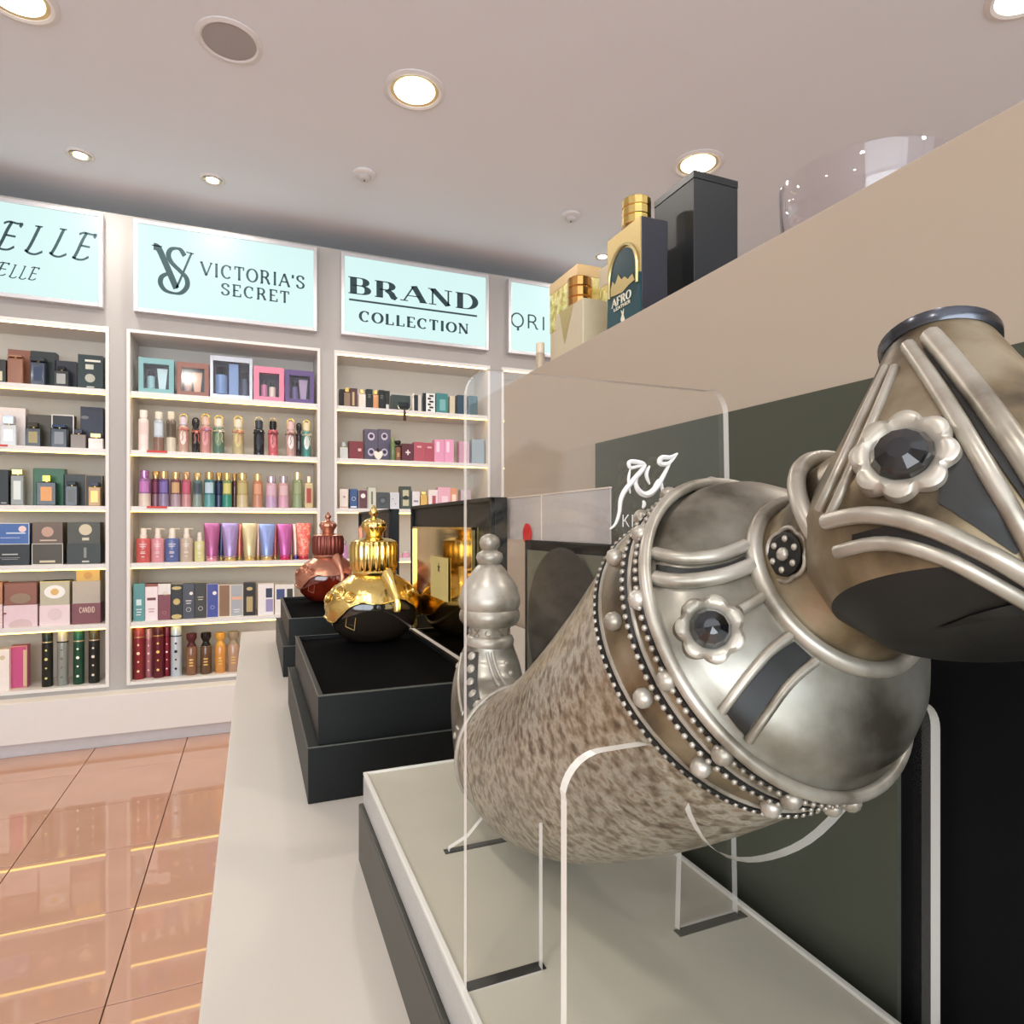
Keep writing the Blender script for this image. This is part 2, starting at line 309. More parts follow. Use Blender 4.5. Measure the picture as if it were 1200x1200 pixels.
# ELLE
def elle(x0, x1, y0, y1, h, ch):
    a = onsign(x0, y0); b = onsign(x1, y1); K = b.x - a.x
    def xf(u, v): return Vector((a.x + u * K + v * h * .22, YS + .005, a.z + v * h))
    nb = lambda dx, dy: .07 + .10 * dy * dy; mb = MB()
    if ch == 'E':
        stroke(mb, cm2([(.42, 1), (.3, .7), (.2, .3), (.1, .02)]), nb, xf, N_, .001); stroke(mb, cm2([(.05, .92), (.3, 1.0), (.7, .97), (.9, .98), (.86, .86)]), nb, xf, N_, .001)
        stroke(mb, [(.3, .52), (.78, .5)], lambda dx, dy: .07, xf, N_, .001); stroke(mb, cm2([(.0, .06), (.3, .0), (.6, .02), (.85, .14)]), nb, xf, N_, .001)
    else:
        stroke(mb, cm2([(.42, 1), (.34, .7), (.22, .3), (.1, .04)]), nb, xf, N_, .001); stroke(mb, [(.2, 1), (.58, 1)], lambda dx, dy: .05, xf, N_, .001); stroke(mb, cm2([(.0, .1), (.3, .0), (.6, .0), (.9, .12)]), nb, xf, N_, .001)
    mb.build('letter', ink, signs[0])
for q in ((-5, 19, 291, 293, .155, 'E'), (28, 51, 296, 298, .155, 'L'), (57, 79, 299, 301, .155, 'L'), (84, 106, 303, 305, .155, 'E'),
          (-5, 8, 322, 323, .072, 'E'), (10, 20, 325, 326, .072, 'L'), (21.5, 31, 326.5, 327, .072, 'L'), (32.5, 43, 327.5, 328, .072, 'E')): elle(*q)
# ------------------------------------------------------------------ ceiling fittings
lampm = mat((255, 238, 205), name='lamp_glow', emis=7.)
reflm = mat((235, 215, 170), .25, .6, 'lamp_reflector')
whp = mat((226, 224, 224), .4, name='white_plastic', var=.02)
def ring_tube(mb, c, R, r, seg=36, k=8, mi=0):
    mb.tube([(c[0] + R * math.cos(2 * math.pi * i / seg), c[1] + R * math.sin(2 * math.pi * i / seg), c[2]) for i in range(seg)], r, k, mi, True); return mb
for px, py, r, lab, pw in ((486, 106, .118, 'large recessed downlight glowing in middle of ceiling', 1), (818, 192, .118, 'large recessed downlight glowing above the tall black box', 1), (18, -4, .118, 'large recessed downlight cut by top left corner', 1),
                       (94, 181, .058, 'small eyeball downlight above the ELLE sign, leftmost small one', .45), (249, 210, .058, 'small eyeball downlight above the monogram sign', .45), (706, 300, .058, 'small downlight peeping behind the bottle with gold cap', .45)):
    p = at(px, py, Z=CEIL); t = thing('downlight', lab, 'ceiling light', p, 'recessed ceiling lights')
    MB().lathe([(r * 1.0, .001), (r * 1.14, .0), (r * 1.14, -.004), (r * 1.0, -.010), (r * .9, -.006), (r * .88, .001)], p, 40, cap=False).build('trim_ring', whp, t, smooth=30)
    MB().lathe([(r * .9, -.004), (r * .72, -.001), (r * .5, -.001)], p, 40, cap=False).build('reflector', reflm, t, smooth=60)
    if r > .1:
        MB().lathe([(r * .76, -.0035), (.001, -.0035)], p, 40, cap=False).build('lamp_lens', lampm, t)
    else:
        MB().lathe([(r * .55, -.006), (r * .5, -.009), (.001, -.009)], p, 24, cap=False).build('lamp_lens', lampm, t)
        ring_tube(MB(), (p.x, p.y, p.z - .006), r * .72, r * .07).build('gimbal_ring', silver, t, smooth=60)
    area('downlight_lamp', (p.x, p.y, p.z - .025), r * 1.5, LAMP * pw, (1, .95, .88))
for x, y, t_ in ((-2.4, 1.0, 'left of the view'), (-.8, -.6, 'just behind the camera'), (-2.6, -1.2, 'behind the camera, far left'), (1.6, -.9, 'behind the camera, right'), (2.6, 1.4, 'high at the upper right of the gondola')):      # further lamps of the same grid, outside the frame
    p = Vector((x, y, CEIL)); t = thing('downlight', 'large recessed downlight ' + t_, 'ceiling light', p, 'recessed ceiling lights')
    MB().lathe([(.118, .001), (.135, .0), (.135, -.004), (.118, -.010), (.106, -.006)], p, 32, cap=False).build('trim_ring', whp, t, smooth=30)
    MB().lathe([(.106, -.0035), (.001, -.0035)], p, 32, cap=False).build('lamp_lens', lampm, t)
    area('downlight_lamp', (x, y, CEIL - .025), .18, LAMP, (1, .95, .88))
p = at(269, 48, Z=CEIL); t = thing('ceiling_speaker', 'round flush ceiling speaker with grey mesh grille', 'speaker', p)
MB().lathe([(.108, .001), (.125, 0), (.125, -.004), (.108, -.009), (.100, -.005)], p, 40, cap=False).build('trim_ring', whp, t, smooth=30)
gr = mat((168, 164, 164), .7, 0., 'speaker_grille', var=.2, scale=900)
MB().lathe([(.102, -.004), (.06, -.007), (.001, -.008)], p, 40, cap=False).build('grille', gr, t, smooth=60)
for px, py, lab in ((427, 203, 'white smoke detector on ceiling beneath the middle downlight'), (669, 252, 'white smoke detector on ceiling nearest the gold cap bottle')):
    p = at(px, py, Z=CEIL); t = thing('smoke_detector', lab, 'smoke detector', p, 'smoke detectors')
    MB().lathe([(.062, .0), (.062, -.012), (.056, -.016), (.045, -.018)], p, 32).build('base', whp, t, smooth=30)
    MB().lathe([(.036, -.018), (.036, -.030), (.028, -.038), (.012, -.040)], p, 32).build('sensor_head', mat((205, 202, 200), .4), t, smooth=30)
    MB().lathe([(.006, -.040), (.005, -.043)], p, 12).build('indicator', mat((40, 40, 42), .3), t)
# ------------------------------------------------------------------ counter and gondola
ZC = EYE - .22
cm = mat((204, 195, 183), .38, name='counter_laminate', var=.02, scale=8)
ct = thing('display_counter', 'long white laminate counter carrying the boxed perfumes', 'counter', (.25, .4, 0))
MB().box((-.0225, -1.2, ZC - .035), (.5325, 1.41, ZC)).build('worktop', cm, ct, bevel=.0015)
MB().box((.02, -1.18, .1), (.5325, 1.38, ZC - .035)).build('carcass', white, ct); MB().box((.05, -1.16, 0), (.5325, 1.35, .1)).build('kick', mat((150, 145, 142), .5), ct)
XP = .54; ZP = EYE + .322
beige = mat((182, 164, 145), .5, name='beige_laminate', var=.02, scale=5)
gd = thing('gondola', 'tall beige display gondola rising behind the counter', 'partition', (XP, .4, 0))
MB().box((XP, -1.2, 0), (1.0, 1.365, ZP)).build('body', beige, gd, bevel=.001)
olive = mat((76, 77, 64), .22, 0., 'olive_back_board', var=.05, scale=6)
MB().box((XP - .006, -1.2, ZC), (XP, .932, EYE + .137)).build('splashback', olive, gd)
# ------------------------------------------------------------------ boxes on top of gondola
def cyl(mb, c, r, z0, z1, seg=28, mi=0, flute=0): return mb.lathe([(r * .96, z0), (r, z0 + .001), (r, z1 - .001), (r * .96, z1)], (c[0], c[1], 0), seg, mi)
kb = thing('perfume_box', 'tallest plain black perfume carton on the gondola', 'box', (.68, .86, ZP))
MB().box((.64, .808, ZP), (.727, .914, EYE + .545)).build('carton', mat((30, 32, 34), .35, name='satin_black'), kb, bevel=.001)
MB().box((.6395, .8075, EYE + .545), (.7275, .9145, EYE + .557)).build('lid', mat((24, 26, 28), .3), kb, bevel=.001)
X0, X1, Y0, Y1 = .56, .6125, .8376, .937; ztop = EYE + .4845
af = thing('perfume_bottle', 'perfume bottle with gold arch and teal front lettered AFRO', 'perfume bottle', (X0, Y0, ZP))
MB().box((X0 + .003, Y0, ZP), (X1, Y1, ztop)).build('body', mat((34, 34, 42), .22, name='ink_glass', coat=.5), af, bevel=.0015)
golde = mat((190, 166, 112), .35, .8, 'brushed_gold', var=.12, scale=300)
yc = (Y0 + Y1) / 2; hw = (Y1 - Y0) / 2
MB().box((X0 + .0005, Y0 + .001, ZP + .075), (X0 + .003, Y1 - .001, ztop - .001)).build('face_plate', golde, af)
MB().box((X0, Y0 + .001, ZP + .001), (X0 + .003, Y1 - .001, ZP + .075)).build('label', mat((20, 62, 70), .25, name='teal_foil'), af)
N2 = Vector((-1, 0, 0)); Uy = Vector((0, -1, 0))
archp = [(-hw * .78, .045)] + [(hw * .78 * math.cos(a), .085 + .045 * math.sin(a)) for a in [math.pi - math.pi * i / 16 for i in range(17)]] + [(hw * .78, .045)]
MB().plate(archp, (X0 - .0002, yc, ZP), Uy, ZA, (1, 0, 0), .001).build('arch_window', mat((22, 58, 64), .2), af)
rp = [(hw * .86 * math.cos(a), .085 + .050 * math.sin(a)) for a in [math.pi - math.pi * i / 20 for i in range(21)]]
MB().tube([Vector((X0 - .001, yc, ZP)) + Uy * x + ZA * y for x, y in [(-hw * .86, .06)] + rp + [(hw * .86, .06)]], .0026, 6).build('arch_rim', mat((214, 196, 140), .3, .6), af, smooth=40)
mp = [(-.036, .062), (-.036, .074), (-.03, .086), (-.022, .078), (-.012, .092), (-.002, .08), (.008, .082), (.016, .074), (.03, .078), (.036, .066), (.02, .064), (0, .058)]
MB().plate(mp, (X0 - .0014, yc, ZP), Uy, ZA, (1, 0, 0), .001).build('relief', golde, af)
cream_ink = mat((235, 228, 205), .5, var=0)
text('AFRO', Vector((X0 - .001, yc + .032, ZP + .042)), Uy, ZA, N2, .013, .058, .22, .1, .1, .08, m=cream_ink, parent=af)
text('LEATHER', Vector((X0 - .001, yc + .026, ZP + .034)), Uy, ZA, N2, .005, .05, .18, .14, .0, .1, m=cream_ink, parent=af, join=True, name='lettering')
gz = [(-.006, 0), (-.002, .008), (-.006, .014), (-.002, .022), (-.005, .03), (.0, .024), (.003, .03), (.002, .02), (.006, .012), (.003, .008), (.005, 0), (.001, .008)]
MB().plate(gz, (X0 - .0008, yc, ZP + .001), Uy, ZA, (1, 0, 0), .0008).build('emblem', cream_ink, af)
def facet_cap(c, r, z0, z1, m, parent, rows=3, n=14):
    mb = MB(); h = (z1 - z0) / rows
    for k in range(rows): mb.lathe([(r * .95, z0 + k * h), (r, z0 + k * h + h * .1), (r, z0 + k * h + h * .9), (r * .95, z0 + (k + 1) * h)], (c[0], c[1], 0), n)
    return mb.build('cap', m, parent)
facet_cap((.586, .887, 0), .024, ztop + .006, EYE + .535, gold, af); cyl(MB(), (.586, .887), .0245, ztop, ztop + .006).build('collar', mat((120, 92, 50), .3, .9), af)
cb = thing('perfume_bottle', 'cream perfume bottle with gold faceted cap at the gondola end', 'perfume bottle', (.56, 1.02, ZP))
crm = mat((206, 190, 158), .35, name='cream_leather', var=.05, scale=80)
MB().box((.56, 1.023, ZP), (.612, 1.135, EYE + .418)).build('body', crm, cb, bevel=.002)
MB().add([(.5595, 1.06, EYE + .418), (.5595, 1.118, EYE + .418), (.5595, 1.096, EYE + .35)], [(0, 1, 2)]).build('emblem', golde, cb)
facet_cap((.586, 1.083, 0), .0235, EYE + .418, EYE + .476, mat((214, 160, 92), .16, 1., 'rose_gold'), cb)
cb2 = thing('perfume_box', 'cream and gold foil carton behind the cream bottle', 'box', (.62, 1.15, ZP))
foil = ramp_mat('crushed_gold_foil', [(.3, (170, 140, 60)), (.5, (226, 205, 120)), (.7, (245, 235, 180))], 60, .25, .7, bump=.6)
MB().box((.62, 1.154, ZP), (.69, 1.284, EYE + .49)).build('carton', crm, cb2, bevel=.001)
MB().box((.619, 1.153, EYE + .43), (.691, 1.285, EYE + .535)).build('lid', foil, cb2, bevel=.001)
MB().box((.6185, 1.1525, EYE + .515), (.6915, 1.2855, EYE + .539)).build('band', mat((206, 172, 120), .3, .4), cb2, bevel=.001)
cb3 = thing('perfume_box', 'pale gold foil carton between the cream bottle and AFRO bottle', 'box', (.62, 1.0, ZP))
MB().box((.64, .975, ZP), (.70, 1.10, EYE + .505)).build('carton', foil, cb3, bevel=.001); MB().box((.6395, .974, EYE + .47), (.7005, 1.101, EYE + .508)).build('lid', crm, cb3, bevel=.001)
frost = mat((214, 196, 172), .4, name='frosted_vial', trans=.4)
vl = thing('tester_vial', 'tiny frosted tester vial on the gondola corner', 'vial', (.56, 1.2, ZP))
cyl(MB(), (.556, 1.2), .0095, ZP, ZP + .036, 16).build('vial', frost, vl, smooth=30); cyl(MB(), (.556, 1.2), .0088, ZP + .036, ZP + .058, 16).build('cap', mat((222, 205, 182), .35), vl, smooth=30)
bowl = MB(); bc = (.694, .554, 0); zr = EYE + .42
bowl.lathe([(.04, ZP + .002), (.070, ZP + .004), (.082, ZP + .016), (.092, ZP + .055), (.0955, zr - .002), (.0965, zr), (.0975, zr - .002), (.0945, ZP + .055), (.0845, ZP + .016), (.072, ZP + .001), (.04, ZP)], bc, 72, cap=False)
tag(bowl.build('glass_bowl', clear_mat('bowl_glass', (.97, .95, .97, 1), ior=1.5), smooth=60), 'wide clear glass bowl on the gondola ledge, top right', 'bowl')
# ------------------------------------------------------------------ black presentation boxes with raised lids
cardm = mat((17, 18, 17), .45, name='black_leatherette', var=.1, scale=400, bump=.15, spec=.3)
velvet = mat((7, 7, 8), .95, name='black_velvet', var=.2, scale=500, spec=.05)
edgem = mat((80, 82, 74), .4, name='worn_card_edge')
def tray(mb_name, x0, x1, y0, y1, z0, z1, th, depth, m, parent):
    """open tray with real walls"""
    b = MB().box((x0, y0, z0), (x1, y1, z1 - depth)).box((x0, y0, z1 - depth), (x0 + th, y1, z1)).box((x1 - th, y0, z1 - depth), (x1, y1, z1)).box((x0 + th, y0, z1 - depth), (x1 - th, y0 + th, z1)).box((x0 + th, y1 - th, z1 - depth), (x1 - th, y1, z1))
    return b.build(mb_name, m, parent)
def pres_box(fy, lab, group, mirror, lname):
    x0, x1, y0, y1 = .040, .200, fy, fy + .305
    b = thing('presentation_box', lab, 'box', ((x0 + x1) / 2, fy, ZC), group)
    MB().box((x0, y0, ZC), (x1, y1, ZC + .0445)).build('base', cardm, b, bevel=.0006)
    g = .008; o2 = tray('tray', x0 + g, x1 - g, y0 + g * .5, y1 - g, ZC + .0445, ZC + .0835, .004, .006, cardm, b)
    MB().box((x0 + g + .004, y0 + .008, ZC + .0775), (x1 - g - .004, y1 - g - .004, ZC + .079)).build('velvet_lining', velvet, b)
    e = MB()
    for zz, xa, ya, xb, yb in ((ZC + .0445, x0, y0, x1, y1), (ZC + .0836, x0 + g, y0 + g * .5, x1 - g, y1 - g)):
        e.box((xa - .0003, ya - .0004, zz - .0006), (xb, ya + .0004, zz + .0004)).box((xa - .0004, ya, zz - .0006), (xa + .0004, yb, zz + .0004))
    e.build('edge_piping', edgem, b)
    # lid standing on the far long side, mirror foil inside facing the shop
    lx = .197; zt = EYE + .0245; zb = ZC + .0835
    ya, yb = y0 + .0, y1
    MB().box((lx, ya, zb), (lx + .012, yb, zt)).box((lx - .004, ya, zb), (lx, ya + .004, zt)).box((lx - .004, yb - .004, zb), (lx, yb, zt)).box((lx - .004, ya, zt - .004), (lx, yb, zt)).build('lid', cardm, b, bevel=.0006)
    ym = (ya + .045, yb - .018); MB().box((lx - .003, ym[0], zb + .004), (lx, ym[1], zt - .027)).build('mirror_foil', mirror, b)
    fr = MB()
    for (a1, b1) in (((lx - .006, ym[0], zt - .0295), (lx - .001, ym[1], zt - .027)), ((lx - .006, ym[0] - .0, zb + .004), (lx - .001, ym[0] + .0025, zt - .027)), ((lx - .006, ym[1] - .0025, zb + .004), (lx - .001, ym[1], zt - .027))): fr.box(a1, b1)
    fr.build('mirror_frame', gold if mirror is goldmir else mat((196, 140, 110), .2, .9), b)
    return b
goldmir = mat((212, 180, 110), .07, 1., 'gold_mirror_foil', var=.03, scale=12, bump=.03)
copmir = mat((196, 150, 128), .1, 1., 'copper_mirror_foil', var=.03)
pres_box(.520, 'black presentation box with raised lid, holding the gold crowned bottle', 'black presentation boxes', goldmir, '')
pres_box(.968, 'farther black presentation box at counter end, holding the red bottle', 'black presentation boxes', copmir, '')
card = thing('swing_tag', 'pale gold tag with small black star hung on lid mirror', 'tag', (.185, .67, ZC + .11))
a_ = at(505, 651, X=.1925); b_ = at(525, 706, X=.1925); ym = (a_.y + b_.y) / 2; zm = a_.z - .012
MB().box((.1922, b_.y, b_.z), (.1927, a_.y, a_.z)).build('card', mat((206, 190, 128), .45, .2), card)
st = [(.006 * (1 if i % 2 == 0 else .35) * math.cos(math.pi / 2 + math.pi * i / 5), .006 * (1 if i % 2 == 0 else .35) * math.sin(math.pi / 2 + math.pi * i / 5)) for i in range(10)]
MB().plate(st, (.1919, ym, zm), Uy, ZA, (1, 0, 0), .0002).build('star', black, card)
# crowned bottles
def crowned(cx, cy, lab, mg, mglass, mflute, group):
    mmant = mat((226, 196, 120), .18, 1., 'engraved_gold', var=.12, scale=110, bump=1.) if mg is gold else mat((190, 132, 108), .3, .85, 'engraved_copper', var=.15, scale=110, bump=.8)
    z0 = ZC + .079; b = thing('crowned_bottle', lab, 'perfume bottle', (cx, cy, z0), group)
    R = .056; H = .078
    prof = [(R * .35, 0), (R * .62, .004), (R * .86, .018), (R * .97, .034), (R, .046), (R * .95, .056), (R * .80, .066), (R * .6, .075), (R * .42, .082)]
    bz = z0 - .0
    # glass body
    MB().lathe(prof, (cx, cy, bz), 48, sy=.8).build('glass_body', mglass, b, smooth=60)
    # metal mantle draped over the shoulders with a wavy hem
    def rad(h):
        for (r0, h0), (r1, h1) in zip(prof, prof[1:]):
            if h0 <= h <= h1: return r0 + (r1 - r0) * (h - h0) / (h1 - h0)
        return prof[-1][0]
    mb = MB(); seg = 96; rows = 9; vs = []
    for k in range(rows + 1):
        for i in range(seg):
            a = 2 * math.pi * i / seg; hem = .054 - .026 * (0.5 + .5 * math.cos(2 * (a - math.radians(5)))) + .004 * math.cos(6 * a)
            h = .082 - (.082 - hem) * k / rows; r = rad(h) + .0022 + (.0012 if k == rows else 0) + .0006 * math.sin(h * 1800)
            vs.append((cx + r * math.cos(a), cy + r * .8 * math.sin(a), bz + h))
    fs = [(k * seg + i, k * seg + (i + 1) % seg, (k + 1) * seg + (i + 1) % seg, (k + 1) * seg + i) for k in range(rows) for i in range(seg)]
    mb.add(vs, fs); mb.tube([Vector(v) for v in vs[-seg:]], .0014, 6, closed=True); mb.build('mantle', mmant, b, smooth=60)
    # scrollwork rosettes and prong
    for a, h, s in ((-150, .062, 1), (-128, .058, .8), (-172, .056, .8), (-40, .062, 1), (150, .06, 1), (40, .06, 1)):
        aa = math.radians(a); r = rad(h) + .0025; c = Vector((cx + r * math.cos(aa), cy + r * .8 * math.sin(aa), bz + h)); ros = MB(); n = Vector((math.cos(aa), math.sin(aa), .5)).normalized(); u = n.cross(ZA).normalized(); v = u.cross(n)
        for R2 in (.008 * s, .0045 * s): ros.tube([c + (u * math.cos(t) + v * math.sin(t)) * R2 for t in [2 * math.pi * i / 16 for i in range(16)]], .0009, 6, closed=True)
        ros.ball(c, .0018, n)
        ros.build('scrollwork', mg, b, smooth=60)
    for aa in (-72, 108):
        n = Vector((math.cos(math.radians(aa)), math.sin(math.radians(aa)) * .8, 0))
        pts = [Vector((cx, cy, bz)) + n * (rad(h) + .004) + ZA * h for h in (.082, .076, .068, .058, .048, .040)]
        MB().tube(pts, [.011, .0095, .0068, .0055, .005, .0046], 8, flat=.55).build('prong', mg, b, smooth=50)
    zz = bz + .081; rc = .0265
    MB().lathe([(rc * .93, zz - .002), (rc, zz), (rc * 1.02, zz + .003), (rc * .97, zz + .005)], (cx, cy, 0), 48).build('neck_ring', mg, b, smooth=40)
    MB().lathe([(rc * .95, zz + .005), (rc * 1.04, zz + .01), (rc * 1.05, zz + .034), (rc * .97, zz + .040)], (cx, cy, 0), 120, rf=lambda a, k: 1 + .035 * math.cos(24 * a)).build('fluted_cap', mflute, b, smooth=60)
    fp = [(1.0, .0), (.8, .003), (.36, .0045), (.40, .007), (.42, .010), (.52, .015), (.57, .019), (.48, .024), (.30, .027), (.13, .0285), (.12, .0305), (.20, .033), (.22, .0355), (.12, .0395), (.03, .044)]
    MB().lathe([(rc * r, zz + .040 + h) for r, h in fp], (cx, cy, 0), 48, rf=lambda a, k: 1 + (.06 * math.cos(12 * a) if 5 <= k <= 8 else 0)).build('crown_finial', mg, b, smooth=60)
    pl_ = [Vector((cx, cy, bz)) + Vector((rad(.03) + .001) * Vector((math.cos(t), math.sin(t) * .8, 0))) + ZA * h for t, h in ((math.radians(-132), .038), (math.radians(-120), .035), (math.radians(-122), .020), (math.radians(-134), .024))]
    MB().tube(pl_, .0006, 5, closed=True).build('plaque', mg, b)
    return b
crowned(.136, .775, 'gold crowned bottle with dark glass, nearer of the two', gold, mat((38, 32, 26), .06, name='smoked_glass', coat=1), gold, 'crowned perfume bottles')
cop = mat((190, 132, 108), .28, .85, 'old_rose_copper', var=.1)
redg = ramp_mat('amber_red_glass', [(.3, (60, 14, 8)), (.6, (120, 34, 18)), (.75, (170, 70, 34))], 18, .06, 0., coat=1)
flm = mat((120, 62, 52), .3, .6, 'fluted_copper', var=.1)
crowned(.128, 1.205, 'dark red crowned bottle with copper mantle, farther of the two', cop, redg, flm, 'crowned perfume bottles')
# ------------------------------------------------------------------ plinth under the dagger bottle
ZPL = EYE - .1627
pb = thing('display_plinth', 'pale grey display plinth on dark base, under silver dagger bottle', 'plinth', (.13, .2, ZC))
MB().box((.064, -.06, ZC), (.200, .421, ZC + .0375)).build('base', mat((52, 50, 42), .4, name='bronze_card', var=.1), pb, bevel=.0008)
MB().box((.0665, -.06, ZC + .0375), (.1945, .4185, ZPL - .001)).build('block', mat((186, 184, 180), .3, .25, name='silver_paper', var=.06, scale=200, bump=.2), pb, bevel=.001)
fab = mat((184, 178, 160), .85, name='plinth_fabric', var=.06, scale=35, bump=.3)
MB().box((.0690, -.06, ZPL - .0015), (.1920, .4160, ZPL)).build('fabric_top', fab, pb)
MB().box((.0665, .4160, ZPL - .001), (.1945, .4185, ZPL + .0012)).box((.0665, -.06, ZPL - .001), (.0690, .416, ZPL + .0012)).box((.1920, -.06, ZPL - .001), (.1945, .416, ZPL + .0012)).build('rim', mat((214, 210, 200), .35), pb, bevel=.0004)
sl_ = MB()
for xa, xb, yy in ((.0695, .0985, .2115), (.157, .189, .2075), (.089, .126, .303)): sl_.box((xa - .001, yy - .0022, ZPL - .0002), (xb + .001, yy + .0022, ZPL + .0003))
sl_.build('slot', black, pb)
# acrylic stands
acf = clear_mat('acrylic_face', (.985, .985, .985, 1)); ace = edge_mat('acrylic_edge', (.92, .88, .82, 1), .62); ace2 = edge_mat('acrylic_edge_bright', (.9, .87, .8, 1), .8)
def rc2(cx, cy, r, a0, a1, n=8): return [(cx + r * math.cos(math.radians(a0 + (a1 - a0) * i / n)), cy + r * math.sin(math.radians(a0 + (a1 - a0) * i / n))) for i in range(n + 1)]
zb = -.1627; s1 = thing('acrylic_stand', 'tall clear acrylic plate etched with calligraphy, arched over sheath', 'stand', (.13, .21, ZPL), 'acrylic stands of the dagger bottle')
poly = [(.0685, zb)] + [(.0685, .045)] + rc2(.0785, .045, .010, 180, 90)[1:] + [(.1725, .055)] + rc2(.1725, .046, .010, 85, 0)[1:] + [(.1875, zb), (.158, zb), (.160, -.10)] + [(v.x, v.y) for v in catmull([(.166, -.075, 0), (.160, -.045, 0), (.142, -.028, 0), (.122, -.0275, 0), (.108, -.045, 0), (.0995, -.072, 0), (.0975, -.10, 0)], 5)] + [(.0975, zb)]
MB().plate(poly, (0, .2085, EYE), XA, ZA, YA, .003, 0, 1).build('plate', [acf, ace], s1)
etch = mat((232, 228, 222), .5, var=0)
def p1(px, py): q = at(px, py, Y=.2083); return q
cal = MB()
for st_, wd in (([(865, 352), (838, 366), (806, 368), (800, 388), (832, 388), (862, 356)], .0011), ([(838, 385), (818, 425), (792, 470), (766, 498), (742, 503), (720, 488), (710, 462), (716, 440)], .0013),
             ([(716, 445), (738, 398), (692, 405), (690, 382), (742, 396), (702, 450), (670, 490), (655, 525), (650, 570), (636, 612), (616, 632)], .0010), ([(762, 398), (750, 430), (762, 466)], .0008), ([(772, 486), (800, 452), (812, 512)], .0008), ([(690, 410), (684, 450), (690, 500)], .0006), ([(738, 526), (742, 540), (736, 555)], .0008)):
    pts = [p1(520 + x / 3.158, 420 + y / 3.158) for x, y in st_]; pts = catmull(pts, 6); n = len(pts)
    cal.tube(pts, [wd * (.35 + .65 * math.sin(math.pi * (i + .5) / n)) for i in range(n)], 6)
cal.build('calligraphy', etch, s1)
a = p1(728, 617.5); text('KHANJAR', a, XA, ZA, N_, .0047, .0285, .07, .07, .0, .1, m=etch, parent=s1, th=.0003)
s2 = thing('acrylic_stand', 'low clear acrylic cradle nearest the camera, under rim of sheath', 'stand', (.13, .134, ZPL), 'acrylic stands of the dagger bottle')
poly = [(.0685, zb), (.0685, -.0655)] + rc2(.0785, -.0655, .0105, 180, 90)[1:] + [(.0995, -.055)] + [(v.x, v.y) for v in catmull([(.1015, -.060, 0), (.1045, -.074, 0), (.113, -.086, 0), (.127, -.0915, 0), (.146, -.090, 0), (.163, -.0805, 0), (.175, -.068, 0), (.179, -.057, 0)], 4)] + [(.191, -.055)] + rc2(.191, -.0645, .0095, 90, 0)[1:] + [(.2005, zb)]
MB().plate(poly, (0, .1330, EYE), XA, ZA, YA, .003, 0, 1).build('plate', [acf, ace2], s2)
s3 = thing('acrylic_stand', 'smallest clear acrylic cradle, under tail of the dagger bottle', 'stand', (.108, .303, ZPL), 'acrylic stands of the dagger bottle')
poly = [(.090, zb), (.0905, zb + .002), (.100, zb + .006), (.108, zb + .014), (.112, zb + .020), (.117, zb + .016), (.1245, zb + .003), (.1245, zb)]
MB().plate(poly, (0, .3015, EYE), XA, ZA, YA, .003, 0, 1).build('plate', [acf, ace], s3)
# black lid with mirror lining behind the dagger bottle
ld = thing('box_lid', 'black box lid with grey mirror lining behind dagger bottle', 'lid', (.21, .2, ZC))
MB().box((.206, -.12, ZC), (.220, .475, EYE - .0125)).build('shell', mat((9, 9, 11), .6, name='near_black_card', spec=.15), ld, bevel=.0008)
MB().box((.204, .150, ZC + .004), (.206, .465, EYE - .020)).build('mirror_lining', mat((96, 98, 84), .3, .25, 'smoky_mirror', var=.06, scale=14), ld)
MB().lathe([(.058, 0), (.060, .0015), (.052, .002)], (.2042, .401, EYE - .076), 48, ax=Vector((-1, 0, 0))).build('reflection_disc', mat((26, 27, 26), .35, var=.3, scale=60), ld, smooth=30)  # dark disc modelled to stand in for a round reflection in the lining
fl = thing('film_sleeve', 'greyish clear plastic sleeve with red round sticker', 'sleeve', (.215, .44, EYE - .0125))
flm2 = edge_mat('grey_film', (.62, .57, .54, 1), .55)
MB().box((.2125, .352, EYE - .0125), (.2135, .535, EYE + .024)).build('sleeve', flm2, fl)
MB().box((.2120, .352, EYE + .0235), (.2140, .535, EYE + .0245)).box((.2118, .455, EYE - .0125), (.2124, .456, EYE + .024)).build('fold_line', mat((222, 205, 188), .4), fl)
MB().lathe([(.0088, 0), (.0088, .0004)], (.2115, .482, EYE - .0075), 28, ax=Vector((-1, 0, 0))).build('sticker', mat((205, 40, 38), .45, var=.03), fl)
# ------------------------------------------------------------------ the dagger bottle
pew = ramp_mat('aged_silver', [(.34, (84, 78, 66)), (.48, (134, 128, 115)), (.66, (168, 163, 152))], 38, .35, .72, bump=.15)
pewb = ramp_mat('aged_silver_brown', [(.36, (62, 52, 38)), (.52, (128, 112, 86)), (.68, (164, 150, 126))], 44, .36, .6, bump=.2)
pewl = ramp_mat('worn_bright_silver', [(.30, (116, 108, 94)), (.5, (172, 164, 150)), (.75, (196, 190, 180))], 60, .36, .5, bump=.1)
dark = mat((24, 23, 20), .5, name='dark_patina_shade', var=.3, scale=200)  # near-black, for patina and for shade painted into the hilt
mott = ramp_mat('mottled_hammered_silver', [(.30, (88, 76, 60)), (.42, (130, 114, 92)), (.50, (152, 140, 120)), (.60, (176, 168, 152)), (.70, (146, 124, 98))], 260, .30, .35, detail=3., bump=.6)
db = thing('dagger_bottle', 'large silver dagger shaped perfume bottle with curved sheath and jewelled hilt', 'perfume bottle', (.13, .2, ZPL))
nR = Vector((.10, -.85, .52)).normalized(); CR = Vector((.1313, .1295, EYE - .026))
